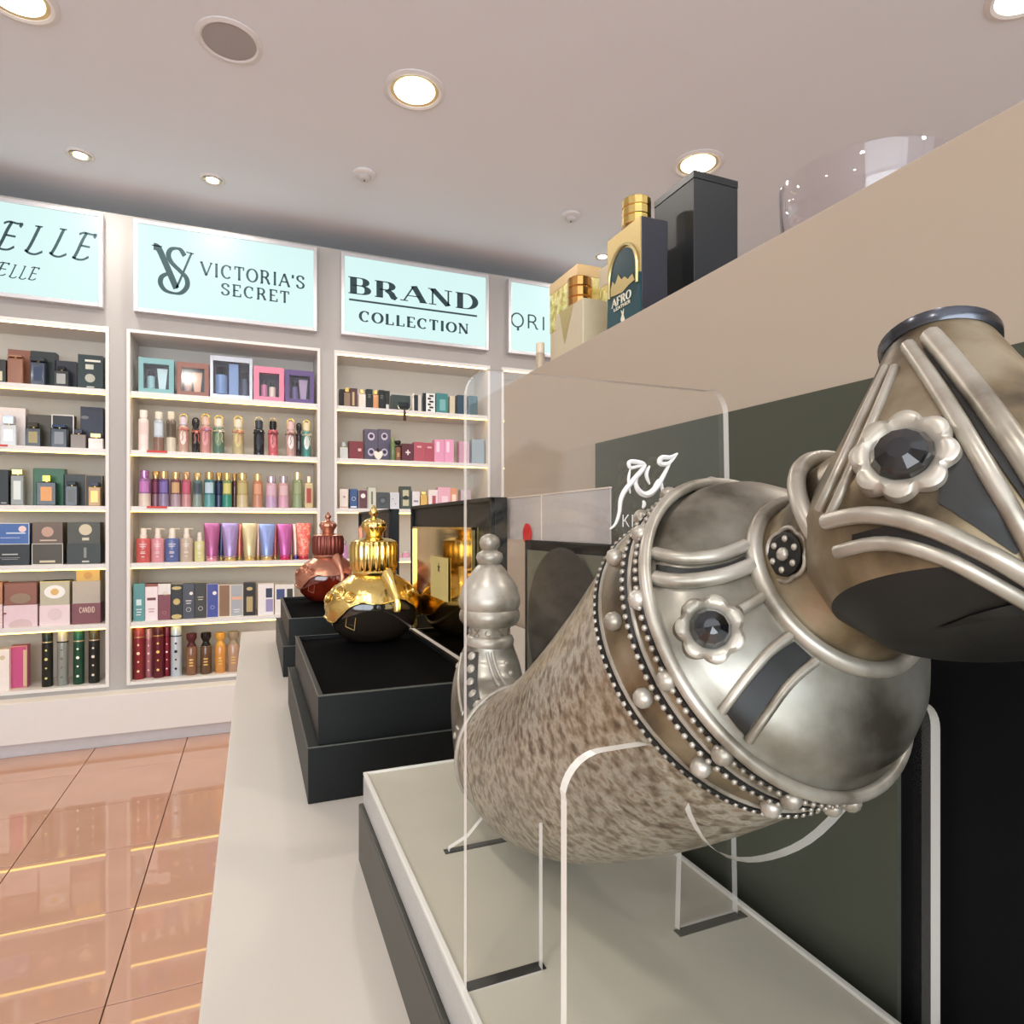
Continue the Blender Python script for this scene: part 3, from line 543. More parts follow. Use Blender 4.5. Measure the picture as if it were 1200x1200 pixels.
path = [(CR, .0440, .0440), (CR - nR * .018, .0440, .0445), (Vector((.1285, .172, EYE - .056)), .0415, .0440), (Vector((.1275, .205, EYE - .078)), .0375, .0430), (Vector((.1265, .235, EYE - .0960)), .0345, .0415), (Vector((.1255, .262, EYE - .1090)), .0320, .0395),
        (Vector((.1245, .286, EYE - .1170)), .0300, .0370), (Vector((.1240, .308, EYE - .1165)), .0280, .0330), (Vector((.1240, .326, EYE - .1080)), .0245, .0270), (Vector((.1245, .338, EYE - .0950)), .0215, .0215), (Vector((.1260, .3425, EYE - .0800)), .0180, .0175), (Vector((.1265, .3425, EYE - .0690)), .0138, .0138)]
cc = catmull([p[0] for p in path], 8); rs = catmull([(p[1], p[2], 0) for p in path], 8)
def frame(i):
    i = max(0, min(len(cc) - 1, i)); T_ = (cc[min(i + 1, len(cc) - 1)] - cc[max(i - 1, 0)]).normalized()
    Sd = Vector((-1, 0, 0)); Sd = (Sd - T_ * Sd.dot(T_)).normalized(); Up = T_.cross(Sd).normalized()
    return cc[i], Sd, Up, T_
def sweep(i0, i1, seg=64, off=0., step=1):
    vs = []; idx = list(range(i0, i1 + 1, step))
    for i in idx:
        c_, Sd, Up, T_ = frame(i)
        for k in range(seg):
            a = 2 * math.pi * k / seg; vs.append(c_ + Sd * ((rs[i].x + off) * math.cos(a)) + Up * ((rs[i].y + off) * math.sin(a)))
    n = len(idx); fs = [(j * seg + k, j * seg + (k + 1) % seg, (j + 1) * seg + (k + 1) % seg, (j + 1) * seg + k) for j in range(n - 1) for k in range(seg)]
    return vs, fs
iM = 55                                     # where the ornate tail starts
iB = 8                                      # first bead line
mb = MB(); mb.add(*sweep(iB, iM)); sheath = mb.build('sheath', mott, db, smooth=60)
mb = MB(); mb.add(*sweep(0, iB)); band = mb.build('bead_band', pewb, db, smooth=60)
mb = MB(); mb.add(*sweep(iM, len(cc) - 1)); tail = mb.build('tail', pew, db, smooth=60)
def loop(i, off, seg=64, mb=None, r=.001, t=0.):
    c_, Sd, Up, T_ = frame(i); c_ = c_ + T_ * t
    return [c_ + Sd * ((rs[i].x + off) * math.cos(2 * math.pi * k / seg)) + Up * ((rs[i].y + off) * math.sin(2 * math.pi * k / seg)) for k in range(seg)]
mb = MB(); mb.tube(loop(iM, .0008), .0013, 8, closed=True); mb.build('sheath_edge', pewl, db, smooth=60)
# beaded lines and studs round the band
br = MB(); stuff = MB()
for i, off in ((8, .0008), (4, .0010), (1, .0012)):
    br.tube([p_ + frame(i)[3] * .0011 for p_ in loop(i, .0002)], .0011, 6, closed=True); stuff.tube([p_ - frame(i)[3] * .0006 for p_ in loop(i, .0)], .0007, 6, closed=True)
    c_, Sd, Up, T_ = frame(i); nb_ = 110
    for k in range(nb_):
        a = 2 * math.pi * k / nb_; d = Sd * math.cos(a) + Up * math.sin(a)
        stuff.ball(c_ + Sd * ((rs[i].x + off) * math.cos(a)) + Up * ((rs[i].y + off) * math.sin(a)) + T_ * .0011, .00085, d, seg=6)
br.build('groove', dark, db, smooth=60, kind='stuff'); stuff.build('beading', pewl, db, smooth=60, kind='stuff')
for i in (6, 2):
    for k in range(14):
        a = 2 * math.pi * (k + .3) / 14 + (.0 if i == 6 else .03); c_, Sd, Up, T_ = frame(i); d = Sd * math.cos(a) + Up * math.sin(a)
        MB().ball(c_ + Sd * ((rs[i].x + .001) * math.cos(a)) + Up * ((rs[i].y + .001) * math.sin(a)), .0026, d, seg=12).build('stud', pewl, db, smooth=60)
# rim, shoulder, rings
mb = MB(); mb.tube(loop(0, .0002, 96, t=-.0005), .0016, 10, closed=True); mb.build('mouth_rim', pewl, db, smooth=60)
A0 = Vector((.1368, .1168, EYE - .0140)); nA = Vector((-.02, -.84, .54)).normalized(); B0 = Vector((.1399, .1048, EYE - .0036)); nB = Vector((.098, -.789, .607)).normalized()
def loft(secs, seg=72):
    vs = []
    for c_, n_, r_ in secs:
        n_ = n_.normalized(); U = Vector((-1, 0, 0)); U = (U - n_ * U.dot(n_)).normalized(); W = U.cross(n_)
        ra, rb = r_ if isinstance(r_, tuple) else (r_, r_)
        vs += [c_ + U * (ra * math.cos(2 * math.pi * k / seg)) + W * (rb * math.sin(2 * math.pi * k / seg)) for k in range(seg)]
    n = len(secs); return vs, [(j * seg + k, j * seg + (k + 1) % seg, (j + 1) * seg + (k + 1) % seg, (j + 1) * seg + k) for j in range(n - 1) for k in range(seg)]
secs = []
for t, r in ((0, .0428), (.12, .0412), (.3, .0410), (.5, .0385), (.7, .034), (.85, .0285), (1.0, .0225)):
    secs.append((CR.lerp(A0, t), nR.lerp(nA, t), r))
mb = MB(); mb.add(*loft(secs)); shoulder = mb.build('shoulder', pew, db, smooth=60)
mb = MB(); mb.add(*loft([(A0.lerp(B0, t), nA.lerp(nB, t), r) for t, r in ((0, .0222), (.3, .0215), (.6, .0222), (1, .0240))])); neck = mb.build('neck_band', pewb, db, smooth=60)
def ringloop(c_, n_, r_, seg=72):
    n_ = n_.normalized(); U = Vector((-1, 0, 0)); U = (U - n_ * U.dot(n_)).normalized(); W = U.cross(n_)
    return [c_ + U * (r_ * math.cos(2 * math.pi * k / seg)) + W * (r_ * math.sin(2 * math.pi * k / seg)) for k in range(seg)]
MB().tube(ringloop(A0, nA, .0236), .0021, 12, closed=True).build('neck_ring', pewl, db, smooth=60)
MB().tube(ringloop(B0, nB, .0262), .0021, 12, closed=True).build('neck_ring', pewl, db, smooth=60)
# hilt: neck into a flared, faceted pommel
H0 = at(1128, 640, T=.130); H1 = at(1100, 410, T=.150)
ax = (H1 - H0).normalized()
mb = MB(); mb.add(*loft([(B0, nB, .0240), (B0 + nB * .010, nB, .0225), (B0 + nB * .022, nB, .0190), (B0 + nB * .034, nB, .012)])); mb.build('hilt_neck', pewb, db, smooth=60); hn = mb
secs = [(H0 - ax * .020, ax, .016), (H0 - ax * .014, ax, .0245), (H0 - ax * .006, ax, .029), (H0 + ax * .004, ax, .0298), (H0 + ax * .012, ax, .0275), (H0.lerp(H1, .5), ax, .0215), (H0.lerp(H1, .8), ax, .0150), (H1, ax, .0112)]
lo = MB(); lo.add(*loft([(H0 - ax * .0205, ax, .0003)] + secs[:2])); lo.build('pommel_underside', dark, db, smooth=60); mb = MB(); mb.add(*loft(secs[1:])); mb.build('pommel', pewb, db, smooth=60); pom = MB(); pom.add(lo.v, lo.f); pom.add(mb.v, mb.f)  # lowest part coloured near black, painting in the shade under the pommel
MB().lathe([(.0118, -.001), (.0124, .0), (.0126, .0018), (.0108, .0026), (.001, .0030)], H1, 40, ax=ax).build('pommel_cap', mat((84, 86, 92), .2, .9, 'blued_silver'), db, smooth=40)
def bvh(objs):
    vs = []; fs = []
    for o_ in objs:
        n = len(vs); off = Vector(o_.get('_o', (0, 0, 0))) if hasattr(o_, 'get') else Vector((0, 0, 0))
        if isinstance(o_, MB): vs += o_.v; fs += [tuple(i + n for i in f) for f in o_.f]
        else: vs += [v.co + off for v in o_.data.vertices]; fs += [tuple(i + n for i in p_.vertices) for p_ in o_.data.polygons]
    return BVHTree.FromPolygons(vs, fs)
EY = Vector((0, 0, EYE))
def hit(tree, px, py):
    d = (at(px, py, T=1) - EY).normalized(); h, n, i, ds = tree.ray_cast(EY, d)
    if h is None:
        h, n, i, ds = tree.find_nearest(EY + d * .17)
    if n.dot(d) > 0: n = -n
    return h, n
Th = bvh([hn, pom, neck, shoulder]); Tt = bvh([tail]); Ts = bvh([shoulder])
def ridge(tree, pts, r, name='ridge', m=pewl, lift=.4, flat=1.):
    q = catmull([(x, y, 0) for x, y in pts], 5); P = []
    for v in q:
        h, n = hit(tree, v.x, v.y); P.append(h + n * (r * lift if not isinstance(r, list) else 0))
    for _ in range(2): P = [P[0]] + [(P[i - 1] + P[i] * 2 + P[i + 1]) / 4 for i in range(1, len(P) - 1)] + [P[-1]]
    return MB().tube(P, r, 10, flat=flat).build(name, m, db, smooth=60)
# shoulder ridges
for pts, r in (([(768, 650), (800, 656), (840, 653), (873, 641)], .0017), ([(769, 679), (800, 683), (845, 677), (880, 664)], .0019), ([(925, 745), (900, 765), (870, 800), (846, 833)], .0011), ([(955, 775), (925, 800), (897, 838), (876, 868)], .0011), ([(866, 716), (880, 708), (893, 700)], .0013)):
    ridge(Ts, pts, r)
# hilt ridges
for pts, r in (([(972, 612), (1018, 604), (1080, 614), (1139, 640), (1200, 672), (1240, 700)], .0017), ([(984, 646), (1040, 635), (1110, 655), (1160, 680), (1215, 712)], .0014),
             ([(1040, 432), (1012, 490), (985, 550), (962, 598)], .0010), ([(1050, 432), (1026, 490), (1000, 550), (975, 604)], .0010), ([(1066, 408), (1100, 460), (1145, 535), (1200, 630), (1230, 690)], .0016), ([(1092, 398), (1140, 460), (1200, 545), (1260, 640)], .0022)):
    ridge(Th, pts, r)
def flower(tree, px, py, R, lobes, stone, mm=pewl, ph=0.):
    h, n = hit(tree, px, py); n = (n + (EY - h).normalized() * .7).normalized(); h = h + n * .0012; u = n.cross(ZA).normalized(); v = u.cross(n)
    mb = MB(); seg = lobes * 10; rings = [(.55, .0005), (.70, .0016), (.85, .0020), (.97, .0014), (1.0, -.0030)]; vs = []
    for q, z in rings:
        for k in range(seg):
            a = 2 * math.pi * k / seg; rr = R * q * (1 + (.17 * abs(math.cos(lobes * (a + ph) / 2)) - .09) * (1 if q > .8 else 0)); vs.append(h + u * rr * math.cos(a) + v * rr * math.sin(a) + n * z)
    fs = [(j * seg + k, j * seg + (k + 1) % seg, (j + 1) * seg + (k + 1) % seg, (j + 1) * seg + k) for j in range(4) for k in range(seg)]
    mb.add(vs, fs); mb.build('flower_setting', mm, db, smooth=50)
    MB().lathe([(R * .62, -.0005), (R * .62, .0012), (R * .50, .0028), (R * .24, .0038), (.0001, .0039)], h, 12, ax=n).build('stone', stone, db)
onyx = mat((10, 10, 12), .05, name='onyx', coat=1., var=0)
flower(Ts, 831, 738, .0076, 7, onyx); flower(Th, 1060, 538, .0084, 8, onyx)
def dark_patch(tree, A, B, nu=14, nv=6, lift=.0004):  # dark patch laid over the metal, painting in shade along with patina
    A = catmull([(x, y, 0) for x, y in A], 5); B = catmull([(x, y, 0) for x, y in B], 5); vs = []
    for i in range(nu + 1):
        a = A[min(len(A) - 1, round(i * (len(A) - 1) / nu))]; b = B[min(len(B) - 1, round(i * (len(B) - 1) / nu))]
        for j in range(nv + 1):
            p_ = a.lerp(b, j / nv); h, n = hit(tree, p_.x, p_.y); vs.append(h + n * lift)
    MB().add(vs, [(i * (nv + 1) + j, i * (nv + 1) + j + 1, (i + 1) * (nv + 1) + j + 1, (i + 1) * (nv + 1) + j) for i in range(nu) for j in range(nv)]).build('patina_shade_patch', dark, db, smooth=60)
dark_patch(Ts, [(930, 752), (905, 770), (876, 804), (852, 836)], [(950, 770), (925, 794), (893, 832), (872, 862)])
dark_patch(Ts, [(770, 662), (810, 667), (850, 661), (872, 652)], [(770, 672), (810, 676), (850, 671), (876, 661)])
dark_patch(Th, [(1000, 626), (1050, 616), (1100, 626), (1160, 656), (1215, 690)], [(1000, 640), (1045, 631), (1105, 645), (1160, 672), (1215, 706)])
dark_patch(Th, [(1095, 736), (1140, 728), (1180, 722), (1215, 716)], [(1130, 722), (1165, 712), (1190, 706), (1215, 702)])
dark_patch(Th, [(1104, 488), (1128, 530), (1160, 580), (1196, 640)], [(1100, 590), (1120, 602), (1150, 622), (1190, 650)])
dark_patch(Th, [(1082, 410), (1118, 462), (1160, 530), (1215, 610)], [(1090, 408), (1128, 456), (1175, 520), (1235, 605)])
# small beaded flower on neck band
h, n = hit(Th, 921, 650); u = n.cross(ZA).normalized(); v = u.cross(n)
mb = MB().lathe([(.0052, -.0006), (.0052, .0006), (.0045, .0008)], h, 24, ax=n); mb.build('flower_ground', dark, db)
mb = MB(); mb.ball(h + n * .001, .0017, n, .7)
for k in range(6):
    a = math.pi * (k / 3 + 1 / 6); c_ = h + (u * math.cos(a) + v * math.sin(a)) * .0037 + n * .0006; mb.ball(c_, .0009, n)
    mb.tube([h + (u * math.cos(a + t) + v * math.sin(a + t)) * (.0058 + .0007 * math.cos(t * 3)) for t in [-.52 + 1.04 * i / 6 for i in range(7)]], .0006, 6)
mb.build('beaded_flower', pewl, db, smooth=60)
# tail ornament: bead rows and ridges on the side towards the shop
dark_patch(Tt, [(546, 764), (544, 785), (544, 805), (547, 824), (556, 842)], [(561, 764), (560, 785), (560, 805), (564, 822), (572, 834)])
for pts, sz in (([(553, 769), (552, 784), (551.5, 799), (554, 813), (559, 825), (564, 835)], .0027), ([(536, 780), (531, 795), (528, 812), (527, 829), (529, 846), (533, 862), (538, 878)], .0019), ([(594, 777), (599, 789), (606, 800)], .0018), ([(545, 852), (549, 866)], .0019)):
    for x, y in pts:
        h, n = hit(Tt, x, y); MB().ball(h, sz, n, .5, seg=10).build('tail_bead', pewl, db, smooth=60)
for pts, r in (([(571, 764), (574, 780), (580, 796), (590, 812)], .0009), ([(577, 764), (580, 779), (587, 795), (597, 809)], .0009), ([(542, 766), (538, 790), (539, 815), (544, 840), (553, 862)], .0009), ([(531, 790), (523, 820), (523, 845), (529, 872), (540, 905)], .0007), ([(536, 852), (545, 862), (553, 866)], .0008), ([(538, 880), (546, 892), (554, 898)], .0008), ([(541, 905), (548, 914), (556, 918)], .0008)):
    ridge(Tt, pts, r)
# finial
fc = Vector((.1265, .3425, 0)); pf = [(.0112, -.0715), (.0135, -.0695), (.0142, -.0668), (.0132, -.0640), (.0112, -.0632), (.0112, -.0585), (.0150, -.0575), (.0172, -.0545), (.0176, -.0520), (.0170, -.0495), (.0164, -.0485), (.0174, -.0465), (.0178, -.0435), (.0172, -.0405), (.0168, -.0398), (.0162, -.0365), (.0144, -.0330), (.0122, -.0300), (.0102, -.0272), (.0084, -.0248), (.0068, -.0232), (.0058, -.0226), (.0070, -.0215), (.0079, -.0190), (.0072, -.0165), (.0048, -.0150), (.0044, -.0145), (.0056, -.0125), (.0060, -.0100), (.0052, -.0075), (.0030, -.0058), (.0003, -.0052)]
MB().lathe([(r, EYE + z) for r, z in pf], fc, 40, ax=None).build('finial', pewl, db, smooth=50)
mb = MB(); c0 = fc + Vector((0, 0, EYE - .0610))
for k in range(10):
    a = math.radians(-150 + k * 36); q = c0 + Vector((.0116 * math.cos(a), .0116 * math.sin(a), 0)); n = Vector((math.cos(a), math.sin(a), 0)); u = n.cross(ZA)
    if k % 2: mb.tube([q + (u * math.cos(t) + ZA * math.sin(t)) * .0018 for t in [2 * math.pi * i / 10 for i in range(10)]], .0004, 5, closed=True)
    else: mb.tube([q - u * .0018 - ZA * .0018, q + u * .0018 + ZA * .0018], .0005, 5); mb.tube([q - u * .0018 + ZA * .0018, q + u * .0018 - ZA * .0018], .0005, 5)
mb.build('finial_engraving', pewb, db)
# ------------------------------------------------------------------ goods on the shelves
ZROW = [EYE + z for z in LEV] + [ZBm]
WHERE = {1: 'left cabinet', 2: 'monogram cabinet', 3: 'BRAND COLLECTION cabinet'}
ORD = ['top shelf', 'second shelf', 'third shelf', 'fourth shelf', 'fifth shelf', 'bottom shelf']
CUR = [2, 0, 'bottles']
def row(cab, r, kind): CUR[:] = [cab, r, kind]
def lab(t): return '%s, %s of %s' % (t, ORD[CUR[1]], WHERE[CUR[0]])
def grp(): return '%s on the %s of the %s' % (CUR[2], ORD[CUR[1]], WHERE[CUR[0]])
def span(x0, x1, yt, back=0., yb=None, y=None):
    Y = (YU + .035 + back) if y is None else y
    a = at(x0, 600, Y=Y).x; b = at(x1, 600, Y=Y).x; z1 = at((x0 + x1) / 2, yt, Y=Y).z
    z0 = ZROW[CUR[1]] if yb is None else max(ZROW[CUR[1]], at((x0 + x1) / 2, yb, Y=Y).z)
    return a + .001, b - .001, z0, z1, Y
def cm_(c, rough=.38, metal=0., coat=0.):
    g_ = .3 * c[0] + .59 * c[1] + .11 * c[2]; c = tuple(round(v + (g_ - v) * (.22 if metal < .5 else .05)) for v in c)
    return mat(c, rough, metal, coat=coat, var=.05)
def carton(x0, x1, yt, col, t, decor=(), back=0., depth=.06, yb=None, name='perfume_box', rough=.35):
    a, b, z0, z1, Y = span(x0, x1, yt, back, yb); T_ = thing(name, lab(t), 'box', ((a + b) / 2, Y, z0), grp())
    MB().box((a, Y, z0), (b, Y + depth, z1)).build('carton', cm_(col, rough), T_, bevel=.0006)
    W_, H_ = b - a, z1 - z0; k = 0
    for d in decor:
        k += 1; yf = Y - .0004 * k; c = cm_(d[1], .35, d[6] if len(d) > 6 else 0.)
        if d[0] == 'disc': MB().lathe([(d[4] * W_, 0), (d[4] * W_, .0010 + .0006 * k)], (a + d[2] * W_, Y, z0 + d[3] * H_), 20, ax=Vector((0, -1, 0)), sy=(d[5] if len(d) > 5 else 1)).build('emblem', c, T_)
        elif d[0] == 'box': MB().box((a + d[2] * W_, yf, z0 + d[4] * H_), (a + d[3] * W_, Y, z0 + d[5] * H_)).build(d[7] if len(d) > 7 else 'print', c, T_)
        elif d[0] == 'border':
            e = d[2]; MB().box((a, yf, z0), (a + e, Y, z1)).box((b - e, yf, z0), (b, Y, z1)).box((a + e, yf, z0), (b - e, Y, z0 + e)).box((a + e, yf, z1 - e), (b - e, Y, z1)).build('border', c, T_)
        elif d[0] == 'band': MB().box((a - .0004, yf, z0 + d[2] * H_), (b + .0004, Y + depth + .0004, z0 + d[3] * H_)).build('band', c, T_)
        elif d[0] == 'ring': MB().tube([(a + d[2] * W_ + d[4] * W_ * math.cos(q), Y - .0006, z0 + d[3] * H_ + d[4] * W_ * math.sin(q) * (d[5] if len(d) > 5 else 1)) for q in [2 * math.pi * i / 18 for i in range(18)]], .0012, 5, closed=True).build('emblem', c, T_)
        elif d[0] == 'lines':
            g = MB()
            for j in range(d[2]): g.box((a + (.25 + .04 * (j % 2)) * W_, yf, z0 + (d[3] - .07 * j) * H_), (a + (.75 - .05 * (j % 3)) * W_, Y, z0 + (d[3] - .07 * j + .022) * H_))
            g.build('printed_lines', c, T_, kind='stuff')
    return T_
def disc(c, u=.5, v=.5, r=.25, *a): return ('disc', c, u, v, r) + a
def bx_(c, u0, u1, v0, v1, m=0., n='print'): return ('box', c, u0, u1, v0, v1, m, n)
def mist(x0, x1, yt, body, cap, t, lower=None, labelc=None, back=0., capm=.7, capf=.2, name='body_mist', oval=False, yb=None):
    a, b, z0, z1, Y = span(x0, x1, yt, back); r = (b - a) / 2; c = ((a + b) / 2, Y + r, 0); H_ = z1 - z0; T_ = thing(name, lab(t), 'bottle', (c[0], c[1], z0), grp()); zb = z0 + H_ * (1 - capf)
    prof = [(r * .9, z0), (r, z0 + .003), (r, zb - .012), (r * .9, zb - .004), (r * .55, zb)]
    MB().lathe(prof, c, 20).build('body', cm_(body, .12, 0, .6), T_, smooth=40)
    if lower: MB().lathe([(r * 1.004, z0 + .002), (r * 1.004, z0 + H_ * .36)], c, 20, cap=False).build('lower_panel', cm_(lower, .2), T_, smooth=60)
    MB().lathe([(r * .60, zb - .001), (r * .60, zb + .004), (r * .74, zb + .005), (r * .76, z1 - .002), (r * .7, z1)], c, 20).build('cap', cm_(cap, .22, capm), T_, smooth=40)
    if labelc:
        g = MB(); n = 7; hw_ = .62 if oval else .8; zs = (z0 + H_ * .22, z0 + H_ * .62) if oval else (z0 + H_ * .40, z0 + H_ * .70); vs = []; zc, hz = (zs[0] + zs[1]) / 2, (zs[1] - zs[0]) / 2
        for i in range(n + 1):
            q = -math.pi / 2 + hw_ * (2 * i / n - 1); k = math.sqrt(max(.05, 1 - (2 * i / n - 1) ** 2)) if oval else 1
            for s_ in (-1, 1): vs.append((c[0] + r * 1.015 * math.cos(q), c[1] + r * 1.015 * math.sin(q), zc + s_ * hz * k))
        g.add(vs, [(2 * i, 2 * i + 1, 2 * i + 3, 2 * i + 2) for i in range(n)]); g.build('label', cm_(labelc, .4), T_, smooth=60)
    return T_, c, r, z0, z1
def archmist(x0, x1, yt, body, ring, t, inner=None, labelc=None, ribbon=None, charm=None, back=0.):
    T_, c, r, z0, z1 = mist(x0, x1, yt + 6, body, inner or (235, 225, 215), t, labelc=labelc, back=back, capm=0., capf=.24, name='fragrance_mist', oval=True)
    H_ = z1 - z0; zc = z1 - r * .15
    ring_ = [Vector((c[0] + r * .72 * math.cos(q), c[1], zc + r * .8 * math.sin(q))) for q in [math.pi * i / 12 for i in range(13)]]
    MB().tube([Vector((c[0] + r * .72, c[1], z1 - H_ * .16))] + ring_ + [Vector((c[0] - r * .72, c[1], z1 - H_ * .16))], .0048, 8).build('arch_cap', cm_(ring, .25, .7), T_, smooth=50)
    if ribbon:
        zk = z0 + H_ * .64; MB().tube([(c[0] + r * 1.06 * math.cos(q), c[1] + r * 1.06 * math.sin(q), zk) for q in [2 * math.pi * i / 20 for i in range(20)]], .0028, 6, closed=True).build('ribbon', cm_(ribbon, .5), T_, smooth=60)
        k = Vector((c[0] + r * .3, c[1] - r * 1.15, zk))
        for sx in (-1, 1):
            MB().tube(catmull([k, k + Vector((sx * .016, -.004, .010)), k + Vector((sx * .020, -.004, -.002)), k + Vector((0, -.001, 0))], 4), .0022, 5).build('bow_loop', cm_(ribbon, .5), T_, smooth=60)
            MB().tube(catmull([k, k + Vector((sx * .012, -.006, -.025)), k + Vector((sx * .009, -.003, -.05)), k + Vector((sx * .016, -.004, -.07))], 4), .0020, 5).build('ribbon_end', cm_(ribbon, .5), T_, smooth=60)
        if charm: MB().ball(k + Vector((0, -.006, -.002)), .009, (0, -1, 0), .5, 10).build('charm', cm_(charm, .4), T_, smooth=60)
    return T_
def tube_(x0, x1, yt, col, capc, t, back=0., pattern=None, capm=.6):
    a, b, z0, z1, Y = span(x0, x1, yt, back); w_ = (b - a) / 2; c = Vector(((a + b) / 2, Y + .026, 0)); T_ = thing('lotion_tube', lab(t), 'tube', (c.x, c.y, z0), grp()); hc = .022; vs = []; seg = 20
    lv = [(z0 + hc, .70, .70), (z0 + hc + .01, .74, .72), (z0 + (z1 - z0) * .45, .84, .50), (z0 + (z1 - z0) * .8, .96, .2), (z1 - .012, 1., .05), (z1, 1., .04)]
    for z, kx, ky in lv: vs += [(c.x + w_ * kx * math.cos(2 * math.pi * i / seg), c.y + w_ * ky * math.sin(2 * math.pi * i / seg), z) for i in range(seg)]
    m = MB(); m.add(vs, [(j * seg + i, j * seg + (i + 1) % seg, (j + 1) * seg + (i + 1) % seg, (j + 1) * seg + i) for j in range(5) for i in range(seg)] + [tuple(range(seg)), tuple(5 * seg + i for i in range(seg))])
    m.build('tube_body', pattern or cm_(col, .22, .35), T_, smooth=50)
    MB().lathe([(w_ * .66, z0), (w_ * .68, z0 + .002), (w_ * .66, z0 + hc)], c, 20).build('cap', cm_(capc, .2, capm), T_, smooth=40)
    MB().lathe([(w_ * .72, z0 + hc + .004), (w_ * .74, z0 + hc + .008)], (c.x, c.y, 0), 20, cap=False).build('ring_band', cm_(capc, .3, capm), T_, smooth=60)
    return T_
def pump(x0, x1, yt, col, t, small=False):
    a, b, z0, z1, Y = span(x0, x1, yt); w_ = (b - a) / 2; c = Vector(((a + b) / 2, Y + w_, 0)); H_ = z1 - z0; T_ = thing('pump_bottle', lab(t), 'bottle', (c.x, c.y, z0), grp()); zb = z0 + H_ * .70
    MB().lathe([(w_ * .93, z0), (w_, z0 + .004), (w_ * 1., zb - .008), (w_ * .92, zb), (w_ * .5, zb + .002)], c, 24, sy=.7).build('body', cm_(col, .2, 0, .4), T_, smooth=40)
    wc = cm_((236, 222, 210), .35)
    MB().lathe([(w_ * .5, zb + .001), (w_ * .5, zb + H_ * .10), (w_ * .42, zb + H_ * .11), (w_ * .40, z1 - .004), (w_ * .36, z1)], c, 18).build('pump_head', wc, T_, smooth=40)
    if not small: MB().tube([(c.x - w_ * .2, c.y, z1 - .004), (c.x + w_ * .95, c.y - .002, z1 - .004), (c.x + w_ * 1.0, c.y - .002, z1 - .008)], .0035, 6).build('nozzle', wc, T_, smooth=50)
    g = MB()
    for j, (u, v) in enumerate(((.5, .52), (.42, .46), (.3, .30), (.34, .26), (.2, .16))): g.box((c.x - w_ * u, c.y - w_ * .72, z0 + H_ * v), (c.x + w_ * u, c.y - w_ * .66, z0 + H_ * (v + .018)))
    g.build('printed_lines', cm_((240, 225, 215), .5), T_, kind='stuff')
def can(x0, x1, yt, col, capc, bandc, t, motif=None, back=0., capf=.2):
    a, b, z0, z1, Y = span(x0, x1, yt, back); r = (b - a) / 2; c = ((a + b) / 2, Y + r, 0); H_ = z1 - z0; T_ = thing('body_spray', lab(t), 'spray can', (c[0], c[1], z0), grp()); zb = z0 + H_ * (1 - capf)
    MB().lathe([(r * .95, z0), (r, z0 + .002), (r, zb)], c, 20).build('can', cm_(col, .28, .3), T_, smooth=40)
    MB().lathe([(r * 1.03, zb - .002), (r * 1.03, zb + .004)], c, 20).build('band', cm_(bandc, .25, .7), T_, smooth=40)
    MB().lathe([(r * .98, zb + .004), (r * .97, z1 - .004), (r * .88, z1)], c, 20).build('cap', cm_(capc, .3, .2), T_, smooth=40)
    if motif:
        for k_, (v, s_) in enumerate(((.66, .22), (.50, .30), (.34, .2), (.16, .24))): MB().lathe([(r * s_, 0), (r * s_, .0015)], (c[0], c[1] - r - .0003, z0 + H_ * v), 10 if k_ % 2 else 5, ax=Vector((0, -1, 0))).build('motif', cm_(motif, .3, .5), T_)
def flask(x0, x1, yt, body, capc, t, name='perfume_bottle', back=0., capf=.22, capw=.4, metal=.8, labelc=None, depth=.035, lab2=None):
    a, b, z0, z1, Y = span(x0, x1, yt, back); W_, H_ = b - a, z1 - z0; T_ = thing(name, lab(t), 'perfume bottle', ((a + b) / 2, Y, z0), grp()); zb = z0 + H_ * (1 - capf); m_ = (a + b) / 2
    MB().box((a, Y, z0), (b, Y + depth, zb)).build('body', cm_(body, .16, 0, .15), T_, bevel=.004)
    MB().lathe([(W_ * .14, zb - .001), (W_ * .14, zb + .004)], (m_, Y + depth / 2, 0), 16).build('collar', gold, T_, smooth=40)
    cw = W_ * capw / 2; MB().box((m_ - cw, Y + depth / 2 - cw * .8, zb + .004), (m_ + cw, Y + depth / 2 + cw * .8, z1)).build('cap', cm_(capc, .2, metal), T_, bevel=.0015)
    if labelc: MB().box((a + W_ * .22, Y - .0008, z0 + H_ * .16), (b - W_ * .22, Y, zb - H_ * .16)).build('label', cm_(labelc, .35, .3), T_)
def waist(x0, x1, yt, body, capc, t):
    a, b, z0, z1, Y = span(x0, x1, yt); r = (b - a) / 2; c = ((a + b) / 2, Y + r, 0); H_ = z1 - z0; T_ = thing('perfume_bottle', lab(t), 'perfume bottle', (c[0], c[1], z0), grp()); zb = z0 + H_ * .70
    MB().lathe([(r * .92, z0), (r, z0 + .004), (r, zb - .014), (r * .86, zb - .004), (r * .5, zb)], c, 22).build('body', cm_(body, .15, 0, .5), T_, smooth=40)
    MB().lathe([(r * .88, zb - .004), (r * .62, zb + H_ * .05), (r * .55, zb + H_ * .09), (r * .8, zb + H_ * .15), (r * .92, zb + H_ * .19), (r * .92, z1 - .004), (r * .8, z1)], c, 22).build('cap', cm_(capc, .25, .1), T_, smooth=40)
    g = MB()
    for j in range(3): g.box((c[0] - r * .35, c[1] - r - .0008, z0 + H_ * (.22 + .07 * j)), (c[0] + r * .35, c[1] - r + .004, z0 + H_ * (.25 + .07 * j)))
    g.build('printed_lines', cm_((214, 172, 92), .35, .6), T_, kind='stuff')
